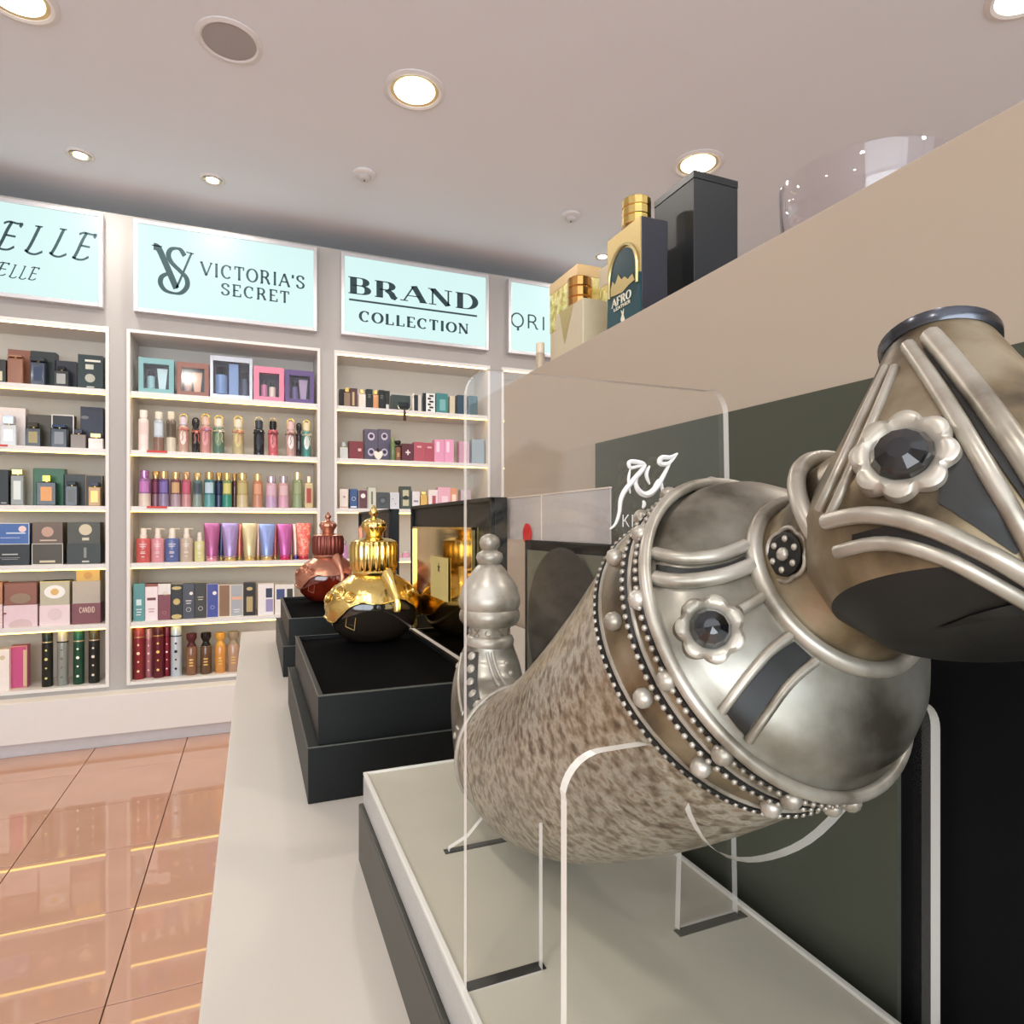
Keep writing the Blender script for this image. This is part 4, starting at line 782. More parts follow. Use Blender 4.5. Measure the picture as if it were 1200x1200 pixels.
def giftset(x0, x1, yt, col, t, ins, win=(.14, .86, .14, .84), foil_=False):
    a, b, z0, z1, Y = span(x0, x1, yt); W_, H_ = b - a, z1 - z0; T_ = thing('gift_set', lab(t), 'gift box', ((a + b) / 2, Y, z0), grp()); D_ = .06
    u0, u1, v0, v1 = a + W_ * win[0], a + W_ * win[1], z0 + H_ * win[2], z0 + H_ * win[3]; m_ = cm_(col, .3, .5 if foil_ else 0.)
    MB().box((a, Y, z0), (u0, Y + D_, z1)).box((u1, Y, z0), (b, Y + D_, z1)).box((u0, Y, z0), (u1, Y + D_, v0)).box((u0, Y, v1), (u1, Y + D_, z1)).box((u0, Y + D_ - .004, v0), (u1, Y + D_, v1)).build('case', m_, T_, bevel=.0008)
    MB().box((u0, Y + D_ - .012, v0), (u1, Y + D_ - .004, v1)).build('tray_insert', cm_((58, 56, 66), .5), T_)
    w_ = u1 - u0; h_ = v1 - v0
    for j, (kind, cx_, wd, hh, cc_) in enumerate(ins):
        X_ = u0 + w_ * cx_; r_ = w_ * wd / 2
        if kind == 'b': MB().lathe([(r_, v0 + .002), (r_, v0 + h_ * hh * .72), (r_ * .6, v0 + h_ * hh * .76), (r_ * .62, v0 + h_ * hh)], (X_, Y + .024, 0), 14).build('mini_bottle', cm_(cc_, .2, .2), T_, smooth=40); MB().lathe([(r_ * .72, v0 + h_ * hh * .76), (r_ * .7, v0 + h_ * (hh + .02))], (X_, Y + .024, 0), 14).build('mini_cap', cm_((34, 32, 40), .3), T_, smooth=40)
        elif kind == 't': MB().add([(X_ - r_ * .6, Y + .014, v0 + .002), (X_ + r_ * .6, Y + .014, v0 + .002), (X_ + r_, Y + .020, v0 + h_ * hh), (X_ - r_, Y + .020, v0 + h_ * hh), (X_ - r_ * .6, Y + .036, v0 + .002), (X_ + r_ * .6, Y + .036, v0 + .002), (X_ + r_, Y + .024, v0 + h_ * hh), (X_ - r_, Y + .024, v0 + h_ * hh)], [(0, 1, 2, 3), (4, 7, 6, 5), (0, 4, 5, 1), (1, 5, 6, 2), (2, 6, 7, 3), (3, 7, 4, 0)]).build('mini_tube', cm_(cc_, .25, .4), T_)
        else: MB().box((X_ - r_, Y + .014, v0 + .002), (X_ + r_, Y + .04, v0 + h_ * hh)).build('mini_carton', cm_(cc_, .35), T_, bevel=.001)
    MB().box((u0, Y + .002, v0), (u1, Y + .0025, v1)).build('pane', clear_pane, T_)
clear_pane = clear_mat('set_window_film', (.96, .97, .98, 1), .08)
# ---- cabinet under the monogram sign
row(2, 0, 'gift sets')
giftset(162, 204, 420, (116, 172, 174), 'teal gift set, leftmost', [('b', .28, .32, .7, (150, 200, 205)), ('t', .72, .42, .85, (190, 220, 222))])
giftset(207, 245, 425, (150, 96, 82), 'copper brown gift set', [('b', .28, .32, .75, (190, 140, 120)), ('t', .68, .44, .85, (226, 168, 130))])
giftset(246, 296, 418, (196, 198, 206), 'large silver framed gift set with blue contents', [('b', .22, .34, .8, (120, 150, 200)), ('c', .56, .26, .95, (128, 160, 214)), ('b', .86, .18, .7, (90, 96, 120))], (.07, .93, .1, .88), True)
giftset(297, 333, 430, (236, 124, 156), 'bright pink gift set', [('b', .26, .34, .7, (214, 120, 160)), ('b', .66, .34, .6, (240, 214, 196))], (.18, .84, .14, .82))
giftset(334, 368, 434, (104, 80, 140), 'purple gift set, rightmost', [('b', .28, .34, .7, (120, 100, 150)), ('t', .68, .44, .85, (190, 160, 196))])
row(2, 1, 'mists')
mist(161, 174, 480, (240, 216, 206), (245, 235, 225), 'pale pink mist with clear cap, first from left', capm=0., labelc=(232, 200, 190), name='fragrance_mist')
mist(179, 192, 482, (172, 182, 196), (236, 228, 214), 'silvery blue mist with clear cap', lower=(140, 100, 84), capm=0., labelc=(196, 208, 222), name='fragrance_mist')
mist(194, 206, 482, (110, 92, 72), (232, 214, 190), 'brown and gold mist with clear cap', lower=(210, 196, 170), capm=0., labelc=(90, 74, 58), name='fragrance_mist')
archmist(208, 221, 482, (198, 150, 128), (226, 190, 110), 'beige mist with gold arch cap and white oval', (224, 208, 220), (240, 222, 210), (214, 110, 90))
archmist(224, 234, 486, (34, 30, 34), (46, 40, 42), 'slim black mist tied with orange ribbon', (40, 36, 40), None, (222, 104, 82), (236, 140, 120))
archmist(234, 247, 482, (206, 132, 122), (234, 186, 80), 'rose mist with gold flower cap and pink ribbon', (228, 190, 170), (226, 150, 150), (216, 96, 110), (170, 150, 214))
archmist(249, 263, 484, (80, 118, 96), (232, 192, 96), 'green mist with cream ribbon', (240, 226, 200), (120, 150, 110), (224, 206, 160), (240, 220, 214))
archmist(272, 286, 485, (186, 166, 112), (230, 196, 110), 'olive gold mist with pink ribbon', (240, 226, 196), (214, 196, 120), (224, 112, 104), (240, 150, 80))
archmist(297, 310, 486, (26, 28, 36), (214, 196, 150), 'black mist with dark bead loop', (60, 66, 80), (40, 44, 56), (30, 32, 36))
archmist(314, 326, 487, (214, 84, 96), (206, 178, 120), 'coral red mist with black cap', (26, 24, 28), (236, 130, 136), (120, 44, 52))
archmist(335, 347, 488, (196, 146, 136), (232, 200, 120), 'dusty rose mist with gold arch cap', (236, 190, 190), (244, 226, 226), (120, 86, 70))
archmist(347, 354, 492, (44, 30, 40), (50, 44, 40), 'thinnest dark mist between two gold capped mists', (30, 28, 30), None, None)
archmist(354, 365, 489, (60, 140, 130), (236, 206, 120), 'teal mist with gold cap, rightmost', (240, 220, 170), (224, 232, 226), (214, 198, 160))
row(2, 2, 'body mists')
for x0, x1, yt, bc_, cc_, lo, lc, t, bk in ((161, 176, 551, (150, 92, 150), (190, 130, 200), (214, 190, 172), (200, 110, 190), 'lilac capped mist, first from left', 0), (176, 188, 552, (112, 44, 66), (214, 176, 120), (150, 96, 110), (140, 50, 90), 'crimson mist behind the first gold caps', .05), (185, 198, 552, (96, 70, 140), (216, 184, 130), (140, 120, 160), (120, 100, 180), 'violet mist with gold cap', 0),
    (199, 212, 553, (120, 66, 80), (216, 184, 130), (170, 140, 150), (206, 160, 96), 'mauve mist with gold cap and gold label', 0), (212, 224, 553, (180, 80, 96), (214, 170, 130), (200, 130, 130), (206, 80, 110), 'raspberry pink mist with rosy gold cap', 0), (225, 237, 554, (88, 116, 116), (206, 180, 130), (130, 146, 136), (60, 76, 90), 'grey teal mist with gold cap', 0),
    (238, 252, 553, (44, 110, 122), (214, 184, 120), (80, 150, 150), (170, 200, 214), 'deep teal blue mist with pale label', 0), (251, 262, 554, (36, 48, 84), (206, 176, 116), (60, 74, 116), (50, 60, 104), 'navy mist set back between teal and green', .05), (260, 272, 554, (110, 140, 80), (226, 196, 120), (40, 140, 116), (206, 196, 96), 'yellow and emerald mist with gold cap', 0),
    (271, 279, 555, (96, 50, 40), (196, 156, 96), (110, 60, 44), None, 'narrow dark red mist set back', .05), (277, 291, 554, (176, 150, 90), (226, 200, 140), (200, 180, 130), (190, 170, 100), 'olive gold mist, widest gold cap', 0), (296, 308, 555, (196, 116, 76), (226, 196, 140), (200, 130, 100), (226, 150, 110), 'orange brown mist standing alone', 0),
    (311, 325, 558, (206, 160, 168), (206, 190, 206), (190, 150, 190), (214, 170, 190), 'pale pink mist with silver cap, left of its pair', 0), (326, 339, 558, (206, 150, 150), (206, 190, 206), (214, 150, 176), (220, 176, 180), 'pale pink mist with silver cap, right of its pair', 0), (343, 355, 553, (132, 150, 96), (230, 216, 170), (140, 156, 110), (150, 164, 116), 'moss green mist with cream cap', 0)):
    mist(x0, x1, yt, bc_, cc_, t, lower=lo, labelc=lc, back=bk)
flask(357, 367, 558, (206, 178, 120), (226, 180, 150), 'square gold bottle with red squiggle, rightmost', labelc=(176, 60, 50))
row(2, 3, 'lotions')
pump(158, 176, 619, (222, 84, 82), 'coral red pump bottle, leftmost'); pump(176, 192, 619, (226, 138, 150), 'pink pump bottle'); pump(192, 210, 619, (84, 104, 170), 'blue pump bottle'); pump(210, 226, 619, (196, 172, 150), 'beige pump bottle'); pump(227, 240, 624, (214, 206, 130), 'small clear yellow bottle with white cap', True)
for x0, x1, yt, c_, cc_, t, bk in ((255, 263, 614, (70, 76, 130), (214, 180, 110), 'dark blue tube set back', .05), (275, 286, 614, (226, 110, 90), (214, 180, 110), 'coral tube set back', .05), (298, 307, 614, (236, 180, 160), (214, 180, 110), 'pale peach tube set back', .05), (318, 327, 614, (206, 90, 90), (214, 180, 110), 'brick red tube set back', .05), (338, 345, 616, (130, 110, 110), (214, 180, 110), 'grey tube set back', .05), (342, 352, 614, (236, 170, 150), (110, 90, 160), 'peach floral tube set back', .04),
    (238, 258, 613, (178, 80, 134), (240, 170, 190), 'mauve pink tube, leftmost', 0), (259, 280, 613, (160, 132, 190), (222, 190, 120), 'lilac tube with gold cap', 0), (283, 302, 613, (206, 184, 130), (222, 190, 120), 'champagne gold tube', 0), (303, 323, 614, (132, 150, 214), (222, 190, 120), 'sky blue tube with gold cap', 0), (325, 343, 614, (200, 84, 160), (220, 60, 110), 'magenta tube with pink cap', 0)):
    tube_(x0, x1, yt, c_, cc_, t, bk)
flor = ramp_mat('coral_floral_foil', [(.42, (236, 96, 84)), (.5, (240, 130, 110)), (.56, (250, 190, 170)), (.64, (226, 84, 80))], 60, .3, .2)
tube_(347, 365, 613, (230, 96, 84), (200, 60, 80), 'coral red floral tube, rightmost', 0, flor)
mist(398, 408, 634, (206, 130, 190), (214, 180, 200), 'lilac pink bottle glimpsed between crowned bottles', name='fragrance_mist') if False else None
row(2, 4, 'cartons')
G_ = (206, 176, 96); Wt = (238, 230, 224)
carton(156, 170, 684, (76, 150, 150), 'slim teal carton with white fan mark, leftmost', [bx_((200, 226, 222), .25, .7, .42, .58), ('lines', Wt, 3, .3)])
carton(170, 185, 684, (240, 220, 222), 'pale pink carton with brown top', [('band', (150, 66, 50), .92, 1.0), bx_((120, 40, 50), .15, .85, .55, .62), ('lines', (180, 120, 130), 2, .3)])
carton(185, 200, 684, (136, 60, 74), 'maroon carton with white top', [('band', (226, 220, 214), .70, 1.), ('ring', G_, .6, .72, .16), ('ring', (196, 140, 140), .5, .2, .14)])
carton(200, 214, 686, (30, 24, 20), 'black carton with gold arabesques', [disc(G_, .5, .92, .42, .4), disc(G_, .5, .52, .3), disc(G_, .5, .08, .45, .5)])
carton(214, 228, 684, (66, 70, 84), 'slate grey carton with white dot', [disc(Wt, .72, .72, .16), ('ring', Wt, .5, .26, .2), ('lines', Wt, 2, .5)])
carton(228, 242, 684, (52, 50, 44), 'black green carton with white ring', [('ring', Wt, .5, .28, .18), ('lines', (200, 190, 160), 2, .6)])
carton(242, 256, 684, (60, 74, 170), 'royal blue carton with white moon', [('border', (220, 210, 200), .002), disc(Wt, .68, .72, .18), ('ring', (190, 200, 240), .5, .3, .16)])
carton(256, 270, 685, (142, 100, 64), 'plain brown carton with cream border', [('border', (236, 216, 190), .004)])
carton(270, 285, 685, (164, 168, 176), 'grey carton with orange band', [('border', (236, 220, 200), .003), ('box', (230, 170, 130), .1, .9, .52, .62, 0.), ('lines', Wt, 2, .2)])
carton(285, 300, 683, (34, 28, 24), 'black carton with gold bottle picture', [bx_((176, 146, 90), .25, .75, .12, .58, .4), disc(G_, .5, .82, .25, .6), ('border', (90, 80, 60), .0015)])
carton(302, 321, 684, (232, 224, 224), 'wide white carton with purple bottle picture', [bx_((150, 140, 190), .5, .95, .1, .5), bx_((50, 60, 90), .5, .9, .55, .85), ('border', (236, 214, 190), .0015)])
carton(322, 345, 685, (228, 222, 214), 'widest white carton with dark windows, rightmost', [bx_((60, 80, 140), .08, .5, .5, .85), bx_((60, 62, 56), .62, .92, .45, .85)])
row(2, 5, 'sprays')
can(155, 169, 735, (160, 40, 50), (176, 60, 60), (226, 170, 120), 'red lattice patterned spray, leftmost', (226, 190, 150))
can(169, 179, 737, (196, 110, 120), (206, 140, 140), (220, 170, 160), 'dusty rose spray', (236, 200, 190), .03)
can(178, 192, 733, (116, 30, 44), (90, 24, 34), (214, 170, 100), 'maroon spray with gold emblems', (220, 180, 96))
can(191, 200, 735, (150, 24, 44), (130, 30, 50), (150, 30, 50), 'thin crimson spray with white lettering marks', (230, 200, 200), .03)
can(199, 213, 734, (196, 210, 220), (190, 206, 220), (30, 40, 60), 'pale blue spray with black label', (30, 34, 44))
waist(217, 231, 743, (140, 86, 50), (92, 30, 36), 'amber bottle with maroon waisted cap'); waist(234, 248, 742, (104, 66, 36), (20, 18, 20), 'dark amber bottle with black waisted cap'); waist(251, 265, 742, (226, 140, 44), (236, 160, 40), 'bright orange bottle with waisted cap'); waist(266, 281, 741, (186, 140, 106), (160, 140, 110), 'beige bottle with taupe waisted cap'); waist(282, 296, 742, (190, 150, 130), (196, 150, 140), 'pinkish bottle with ribbon, by the counter corner')
# ---- left cabinet
row(1, 0, 'perfumes')
carton(-40, -8, 412, (40, 36, 40), 'plain dark carton beyond the left edge'); carton(-7, 7, 421, (44, 44, 38), 'narrow black and cream carton cut by left edge', [bx_((206, 196, 160), .1, .7, .1, .5)])
carton(9, 36, 410, (146, 84, 58), 'tan brown carton behind the tan bottle', back=.07); flask(8, 27, 416, (150, 84, 54), (160, 96, 66), 'tan leather wrapped bottle', capf=.1, capw=.9, metal=.2)
carton(36, 66, 412, (34, 46, 44), 'dark green carton behind the navy bottle', back=.07); flask(35, 53, 419, (36, 48, 74), (28, 34, 46), 'navy bottle with gold neck', capf=.16, capw=1., metal=.2, labelc=(44, 58, 88))
carton(64, 90, 423, (30, 32, 48), 'midnight carton behind the round black bottle', back=.07); flask(62, 81, 429, (28, 28, 30), (40, 40, 44), 'black bottle with white mark', capf=.2, capw=.5, labelc=(150, 146, 140))
carton(91, 121, 416, (26, 46, 46), 'dark green carton with cream medallion', [disc((170, 170, 150), .48, .32, .2), bx_((190, 190, 170), .3, .62, .58, .72), ('box', (220, 216, 196), .28, .9, .8, .86, 0.), bx_((190, 190, 170), .35, .65, .05, .08)])
row(1, 1, 'perfumes')
carton(-30, 30, 477, (226, 214, 216), 'wide white carton behind the silver bottle', back=.07); flask(0, 19, 487, (200, 204, 206), (170, 176, 182), 'ornate silver figure bottle', capf=.3, capw=.7, labelc=(226, 220, 214))
carton(32, 60, 486, (70, 62, 44), 'olive carton behind the black and gold bottle', back=.07); flask(29, 48, 495, (34, 32, 30), (50, 44, 34), 'black and gold bottle with small star', capf=.22, capw=.6, labelc=(150, 130, 80))
carton(60, 87, 486, (30, 30, 34), 'black carton with white frame', [('border', (220, 212, 206), .006)], back=.07); flask(59, 79, 498, (28, 34, 44), (40, 50, 70), 'black bottle with white eye mark', capf=.14, capw=.8, labelc=(120, 120, 124))
flask(82, 101, 503, (120, 100, 84), (50, 50, 56), 'low brown bottle with dark cap', capf=.26, capw=.5)
carton(94, 121, 477, (30, 32, 66), 'navy carton with grey oval', [disc((110, 110, 116), .2, .75, .18, .5), bx_((220, 216, 220), .6, .92, .18, .22)], back=.07); flask(103, 121, 508, (226, 214, 206), (226, 190, 120), 'low white bottle with gold blossom', capf=.3, capw=.7)
row(1, 2, 'perfumes')
carton(-34, 10, 550, (24, 26, 30), 'black carton cut by left edge', [bx_((160, 160, 160), .8, .95, .05, .08)])
carton(11, 39, 549, (150, 148, 132), 'grey carton behind the bottle with gold top', back=.07); flask(12, 28, 550, (120, 122, 112), (222, 196, 110), 'slender grey bottle with gold top', capf=.16, capw=.8, labelc=(190, 190, 180))
carton(39, 76, 549, (44, 110, 78), 'bright green carton behind the black and gold bottle', back=.07); flask(42, 66, 557, (30, 28, 26), (222, 176, 70), 'black bottle with gold cap and amber label', capf=.22, capw=.4, labelc=(206, 130, 60))
carton(74, 101, 556, (42, 44, 44), 'black carton behind the charcoal bottle', back=.07); flask(76, 91, 564, (50, 52, 52), (30, 32, 32), 'charcoal bottle with white seal', capf=.18, capw=.7, labelc=(90, 90, 88))
carton(100, 120, 557, (40, 34, 34), 'black carton with gold edge', [('border', (170, 130, 60), .002)], back=.07); flask(103, 118, 565, (190, 130, 40), (40, 40, 44), 'amber bottle with black cap', capf=.2, capw=.6, labelc=(236, 190, 90))
row(1, 3, 'cartons')
def two(x0, x1, yt, ym, yb, c1, t1, d1, c2, t2, d2):
    carton(x0, x1, ym, c2, t2, d2, depth=.10); z = at((x0 + x1) / 2, ym, Y=YU + .035).z
    carton(x0 + .6, x1 - .4, yt, c1, t1, d1, depth=.10, yb=ym)
seal = (196, 150, 120)
two(-12, 35, 613, 638, 663, (50, 98, 184), 'bright blue carton with white rule, upper', [('border', (226, 222, 216), .003), disc((236, 200, 196), .82, .72, .1), bx_((200, 214, 236), .4, .9, .5, .56), ('lines', (200, 214, 236), 1, .3)], (24, 26, 28), 'black carton under the blue one', [bx_((190, 190, 186), .3, .7, .5, .55), ('lines', (150, 150, 150), 2, .35)])
two(37, 74, 612, 637, 663, (104, 80, 62), 'brown carton with copper seal, upper', [disc((196, 146, 120), .5, .55, .2), bx_((206, 180, 150), .25, .8, .12, .18)], (70, 60, 40), 'olive black carton with cream border, lower', [('border', (220, 210, 190), .003), bx_((206, 190, 150), .25, .75, .1, .2)])
two(78, 118, 612, 637, 661, (66, 62, 44), 'olive carton with cream seal, upper right', [disc((206, 190, 150), .55, .65, .2), bx_((206, 196, 160), .45, .66, .15, .28)], (40, 44, 38), 'crinkled black carton, lower right', [bx_((130, 130, 120), .5, .58, .3, .8), bx_((190, 186, 170), .45, .66, .08, .16)])
row(1, 4, 'cartons')
carton(-36, 3, 683, (190, 120, 80), 'orange brown carton cut by left edge', yb=709, depth=.1); carton(-36, 3, 709, (232, 200, 200), 'pale pink carton cut by left edge', depth=.1)
two(4, 44, 683, 709, 737, (150, 84, 62), 'copper brown carton with arch window, upper', [('border', (126, 60, 44), .004), disc((150, 120, 90), .5, .30, .32, .6)], (232, 198, 204), 'pink carton with pale arch, lower', [disc((214, 180, 180), .5, .1, .35, .6), bx_((150, 60, 70), .0, .08, .6, .68)])
two(46, 82, 681, 709, 734, (190, 182, 150), 'sage carton with ornate white cartouche', [disc((240, 236, 230), .5, .55, .36, .75), disc((226, 176, 80), .5, .55, .14), ('band', (214, 196, 120), .95, 1.)], (236, 208, 210), 'plain pale pink carton, lower middle', [disc((226, 196, 196), .5, .55, .24)])
two(84, 118, 681, 707, 731, (184, 168, 148), 'beige wrapped carton, upper right', [], (134, 66, 74), 'maroon carton lettered CANDID', [])
q = at(93, 718, Y=YU + .034); cd = [o for o in C.objects if o.get('label', '').startswith('maroon carton lettered')][0]
text('CANDID', q, XA, ZA, N_, .030, at(111, 716, Y=YU + .034).x - q.x, .2, .15, .0, .12, m=mat((236, 206, 186), .5), parent=cd)
carton(89, 117, 666, (214, 170, 70), 'small yellow gold box on the beige carton', [disc((196, 140, 50), .5, .45, .18)], yb=681, depth=.05, back=.02)
row(1, 5, 'sprays and cartons')
carton(-30, 11, 762, (240, 224, 214), 'white carton with gold seal, cut by left edge', [disc((214, 190, 150), .8, .8, .08)]); carton(11, 32, 757, (214, 66, 130), 'hot pink carton with gold lace edge', [('border', (206, 160, 100), .004), bx_((206, 170, 120), .78, .95, .04, .9, .4)], back=.03)
can(47, 61, 740, (36, 40, 36), (30, 44, 40), (220, 200, 150), 'black spray with gold seal', (206, 190, 110)); can(65, 79, 740, (150, 156, 150), (196, 190, 170), (30, 30, 32), 'silver grey spray with black collar', (110, 116, 90)); can(84, 98, 739, (30, 84, 60), (24, 96, 70), (220, 206, 170), 'emerald green spray', (226, 226, 200)); can(102, 116, 738, (44, 44, 42), (86, 76, 50), (226, 200, 170), 'charcoal spray with bronze cap, rightmost', (206, 190, 170))
# ---- cabinet under the BRAND COLLECTION sign
row(3, 0, 'perfumes')
carton(398, 405, 456, (34, 28, 28), 'thin dark carton, leftmost', back=.04); flask(403, 411, 454, (150, 116, 90), (226, 190, 110), 'small bottle with gold cap at left', capf=.25, capw=.6); carton(410, 419, 455, (92, 50, 50), 'reddish brown carton beside the gold cap', [bx_((200, 170, 110), .3, .6, .1, .8)])
flask(420, 429, 456, (222, 206, 190), (226, 190, 120), 'clear bottle with gold cap', capf=.25, capw=.5); carton(429, 437, 456, (30, 36, 34), 'black carton left of the amber bottle', [('lines', (150, 150, 140), 3, .7)]); flask(437, 444, 457, (214, 130, 60), (226, 190, 100), 'small amber bottle with gold cap', capf=.25, capw=.6)
carton(444, 451, 457, (28, 30, 30), 'black carton right of the amber bottle', [('lines', (150, 150, 140), 3, .7)]); carton(451, 457, 458, (40, 42, 42), 'narrow black carton with white foot', [bx_((220, 216, 206), .2, .8, .05, .3)], back=.02)
carton(459, 481, 463, (60, 74, 72), 'wide slate carton behind the ring bottle', [('border', (90, 100, 96), .002)], back=.05)
a, b, z0, z1, Y = span(465, 480, 466); rt = thing('ring_bottle', lab('brass ring shaped bottle with hanging brown tassel'), 'perfume bottle', ((a + b) / 2, Y, z0), grp())
MB().tube([((a + b) / 2 + (b - a) / 2 * math.cos(q), Y - .03, z0 + .028 + .034 * math.sin(q)) for q in [math.pi * (1 + i / 16) for i in range(17)]], .004, 8).build('ring', cm_((200, 190, 160), .2, .8), rt, smooth=60)
MB().box((a + .012, Y - .02, z0 + .022), (b - .012, Y + .005, z0 + .056)).build('body', cm_((40, 46, 48), .15), rt, bevel=.002)
MB().tube([((a + b) / 2, Y - .042, z0 + .004), ((a + b) / 2, Y - .046, z0 - .03), ((a + b) / 2, Y - .046, z0 - .075)], [.004, .009, .011], 8).build('tassel', cm_((70, 38, 28), .8), rt, smooth=50)
mist(483, 487, 461, (232, 224, 214), (236, 228, 220), 'thin white spray', capm=0., name='perfume_bottle'); carton(485, 494, 463, (36, 40, 44), 'small black carton with silver side', [('box', (206, 200, 190), .55, 1., 0., 1., 0.)])
carton(495, 510, 461, (236, 232, 226), 'white carton with bold black characters', [('box', (26, 28, 28), .0, .28, 0., 1., 0.)] + [bx_((30, 30, 32), .42 + .12 * (j % 2), .66 + .2 * (j % 2), .08 + .15 * j, .17 + .15 * j) for j in range(6)])
carton(511, 525, 461, (52, 134, 136), 'teal carton beside the white lettered carton', [bx_((110, 180, 176), .3, .8, .15, .7)]); carton(527, 533, 464, (214, 196, 160), 'thin cream carton right of the teal one'); carton(536, 547, 463, (40, 72, 92), 'deep blue carton seen through the acrylic plate'); carton(549, 560, 464, (46, 90, 100), 'petrol blue carton, rightmost')
row(3, 1, 'perfumes')
flask(398, 408, 518, (206, 204, 196), (180, 176, 166), 'faceted silver bottle, leftmost', capf=.3, capw=.5); carton(409, 426, 517, (140, 44, 50), 'dark red carton', [bx_((220, 180, 170), .62, .85, .45, .6)], depth=.08)
PU = (92, 84, 110)
for x0, x1, yt, yb, t in ((427, 443, 520, None, 'lower left'), (443, 458, 520, None, 'lower right'), (427, 443, 503, 520, 'upper left'), (443, 458, 503, 520, 'upper right')):
    carton(x0, x1, yt, PU, 'purple carton with ringed oval, %s of four' % t, [disc((206, 190, 214), .5, .5, .26, 1.15), disc((60, 44, 80), .5, .52, .16)], back=.05, yb=yb, depth=.07)
a, b, z0, z1, Y = span(438, 449, 524); hb = thing('heart_bottle', lab('white heart shaped bottle with dark cap'), 'perfume bottle', ((a + b) / 2, Y, z0), grp()); W_ = (b - a); H_ = (z1 - z0)
hp = [(0, 0), (.30, .16), (.5, .42), (.48, .64), (.3, .72), (.08, .64), (0, .58), (-.08, .64), (-.3, .72), (-.48, .64), (-.5, .42), (-.30, .16)]
MB().plate([(x * W_, y * H_) for x, y in hp], ((a + b) / 2, Y, z0), XA, ZA, YA, .022).build('body', cm_((240, 226, 206), .15), hb, bevel=.003); MB().lathe([(.008, 0), (.009, .004), (.009, H_ * .3)], ((a + b) / 2, Y + .011, z0 + H_ * .62), 14).build('cap', cm_((70, 34, 34), .3), hb, smooth=40)
mist(458, 464, 513, (104, 130, 76), (140, 160, 100), 'slim green spray', capm=.2, name='perfume_bottle'); waist(463, 471, 516, (150, 90, 60), (30, 28, 30), 'black and copper torso shaped bottle')
carton(471, 485, 520, (104, 36, 50), 'maroon carton with white cross', [bx_((226, 210, 210), .44, .56, .35, .65), bx_((226, 210, 210), .3, .7, .46, .54)]); carton(485, 497, 518, (196, 76, 92), 'rose red carton, left of its pair', [bx_((236, 180, 176), .3, .75, .72, .8), ('border', (220, 120, 120), .0015)]); carton(497, 509, 519, (190, 72, 90), 'rose red carton, right of its pair', [bx_((236, 180, 176), .3, .75, .72, .8), ('border', (220, 120, 120), .0015)])
carton(509, 521, 515, (238, 146, 186), 'bright pink carton, left of its pair', [bx_((250, 210, 224), .2, .5, .45, .9)]); carton(521, 532, 515, (240, 150, 190), 'bright pink carton, right of its pair', [bx_((250, 210, 224), .2, .5, .45, .9)])
carton(538, 550, 517, (206, 150, 170), 'dull pink carton seen through the acrylic plate'); carton(553, 568, 515, (150, 170, 180), 'pale blue carton, rightmost')
row(3, 2, 'perfumes')
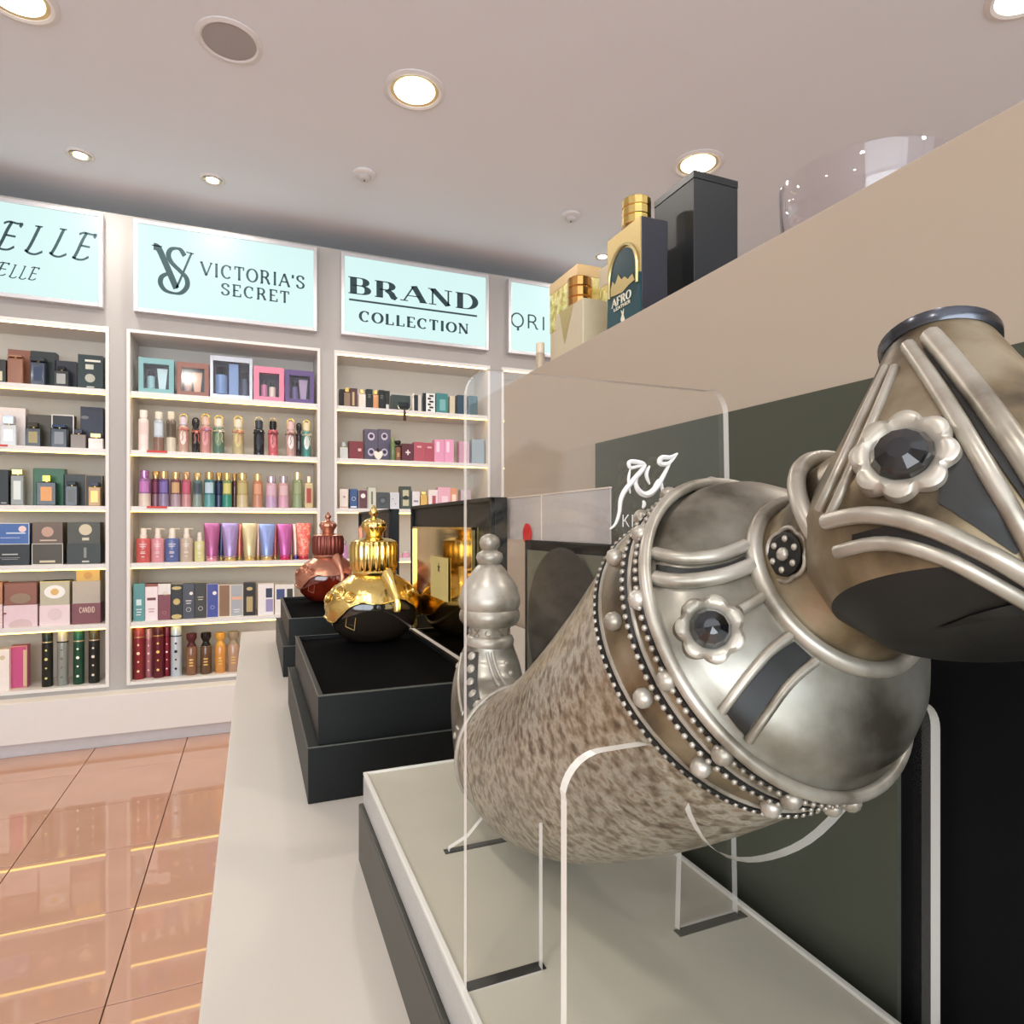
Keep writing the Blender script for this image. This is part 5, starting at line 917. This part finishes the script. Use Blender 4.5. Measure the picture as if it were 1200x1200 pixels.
for x0, x1, yt, c_, t, d_ in ((398, 408, 573, (232, 214, 200), 'cream carton with orange foot', [('box', (214, 110, 70), .05, .95, .05, .09, 0.), disc((190, 150, 120), .55, .6, .14)]), (410, 419, 573, (50, 90, 150), 'blue carton with white ring', [('ring', Wt, .5, .5, .25), bx_(Wt, .1, .9, .05, .12)]), (420, 431, 574, (110, 60, 66), 'maroon carton with white star', [disc(Wt, .5, .68, .26), ('border', (226, 206, 200), .002)]), (431, 441, 571, (206, 204, 180), 'cream carton with dark script strip', [bx_((110, 110, 90), .4, .6, .2, .8), ('border', (110, 96, 80), .0015)]), (441, 456, 577, (76, 80, 84), 'square charcoal carton with round emblem', [('ring', (40, 44, 46), .5, .5, .3), disc((110, 114, 116), .5, .5, .16)]),
    (457, 468, 577, (206, 206, 212), 'speckled white carton', [disc((120, 120, 140), .3, .6, .06), disc((120, 120, 140), .6, .3, .06)]), (469, 482, 570, (66, 78, 68), 'dark green carton with ornate gold plaques', [bx_((196, 190, 150), .22, .78, .56, .84), bx_((196, 190, 150), .22, .78, .14, .42), disc((40, 50, 44), .5, .5, .2)]), (483, 492, 576, (226, 218, 220), 'small white carton with grey lettering marks', [bx_((140, 130, 150), .2, .8, .4, .5)]), (502, 513, 574, (236, 222, 216), 'white carton with red figure', [bx_((196, 70, 90), .4, .8, .2, .7)]), (513, 528, 571, (240, 170, 190), 'pink carton beside the orange one', [bx_((250, 210, 220), .3, .8, .3, .6)]), (528, 536, 572, (236, 150, 110), 'orange and pink carton', [bx_((250, 220, 200), .2, .8, .3, .7)])):
    carton(x0, x1, yt, c_, t, d_)
flask(493, 501, 576, (226, 170, 50), (236, 200, 110), 'small golden yellow bottle', capf=.2, capw=.6); carton(540, 552, 574, (200, 180, 190), 'mauve carton seen through the acrylic plate')
row(3, 3, 'perfumes')
mist(398, 408, 634, (206, 130, 190), (200, 190, 206), 'lilac pink bottle between the crowned bottles', name='perfume_bottle'); flask(463, 471, 650, (232, 150, 176), (240, 200, 210), 'pale pink bottle, left of its pair', capf=.25, capw=.5); flask(472, 480, 646, (232, 140, 170), (240, 200, 210), 'pink bottle, right of its pair', capf=.3, capw=.4)
row(3, 4, 'perfumes')
carton(468, 480, 682, (226, 214, 206), 'white carton with red lower stripe', [bx_((206, 110, 100), .1, .9, .1, .3)])
# red price strips clipped to the shelf edges
CUR[0] = 2
for r_, t in ((1, 'red price strip, left end of second shelf, monogram cabinet'), (2, 'red price strip, left end of third shelf, monogram cabinet')):
    a = at(172, 600, Y=YU - .003).x; b = at(196, 600, Y=YU - .003).x
    s_ = MB().box((a, YU - .004, ZROW[r_] - .010), (b, YU - .0005, ZROW[r_] + .002)).build('price_strip', mat((206, 60, 48), .5)); tag(s_, t, 'label', 'red price strips')
s_ = MB().box((at(-4, 600, Y=YU - .003).x, YU - .004, ZROW[1] - .008), (at(9, 600, Y=YU - .003).x, YU - .0005, ZROW[1] + .002)).build('price_strip', mat((206, 60, 48), .5)); tag(s_, 'red price strip, second shelf of left cabinet', 'label', 'red price strips')
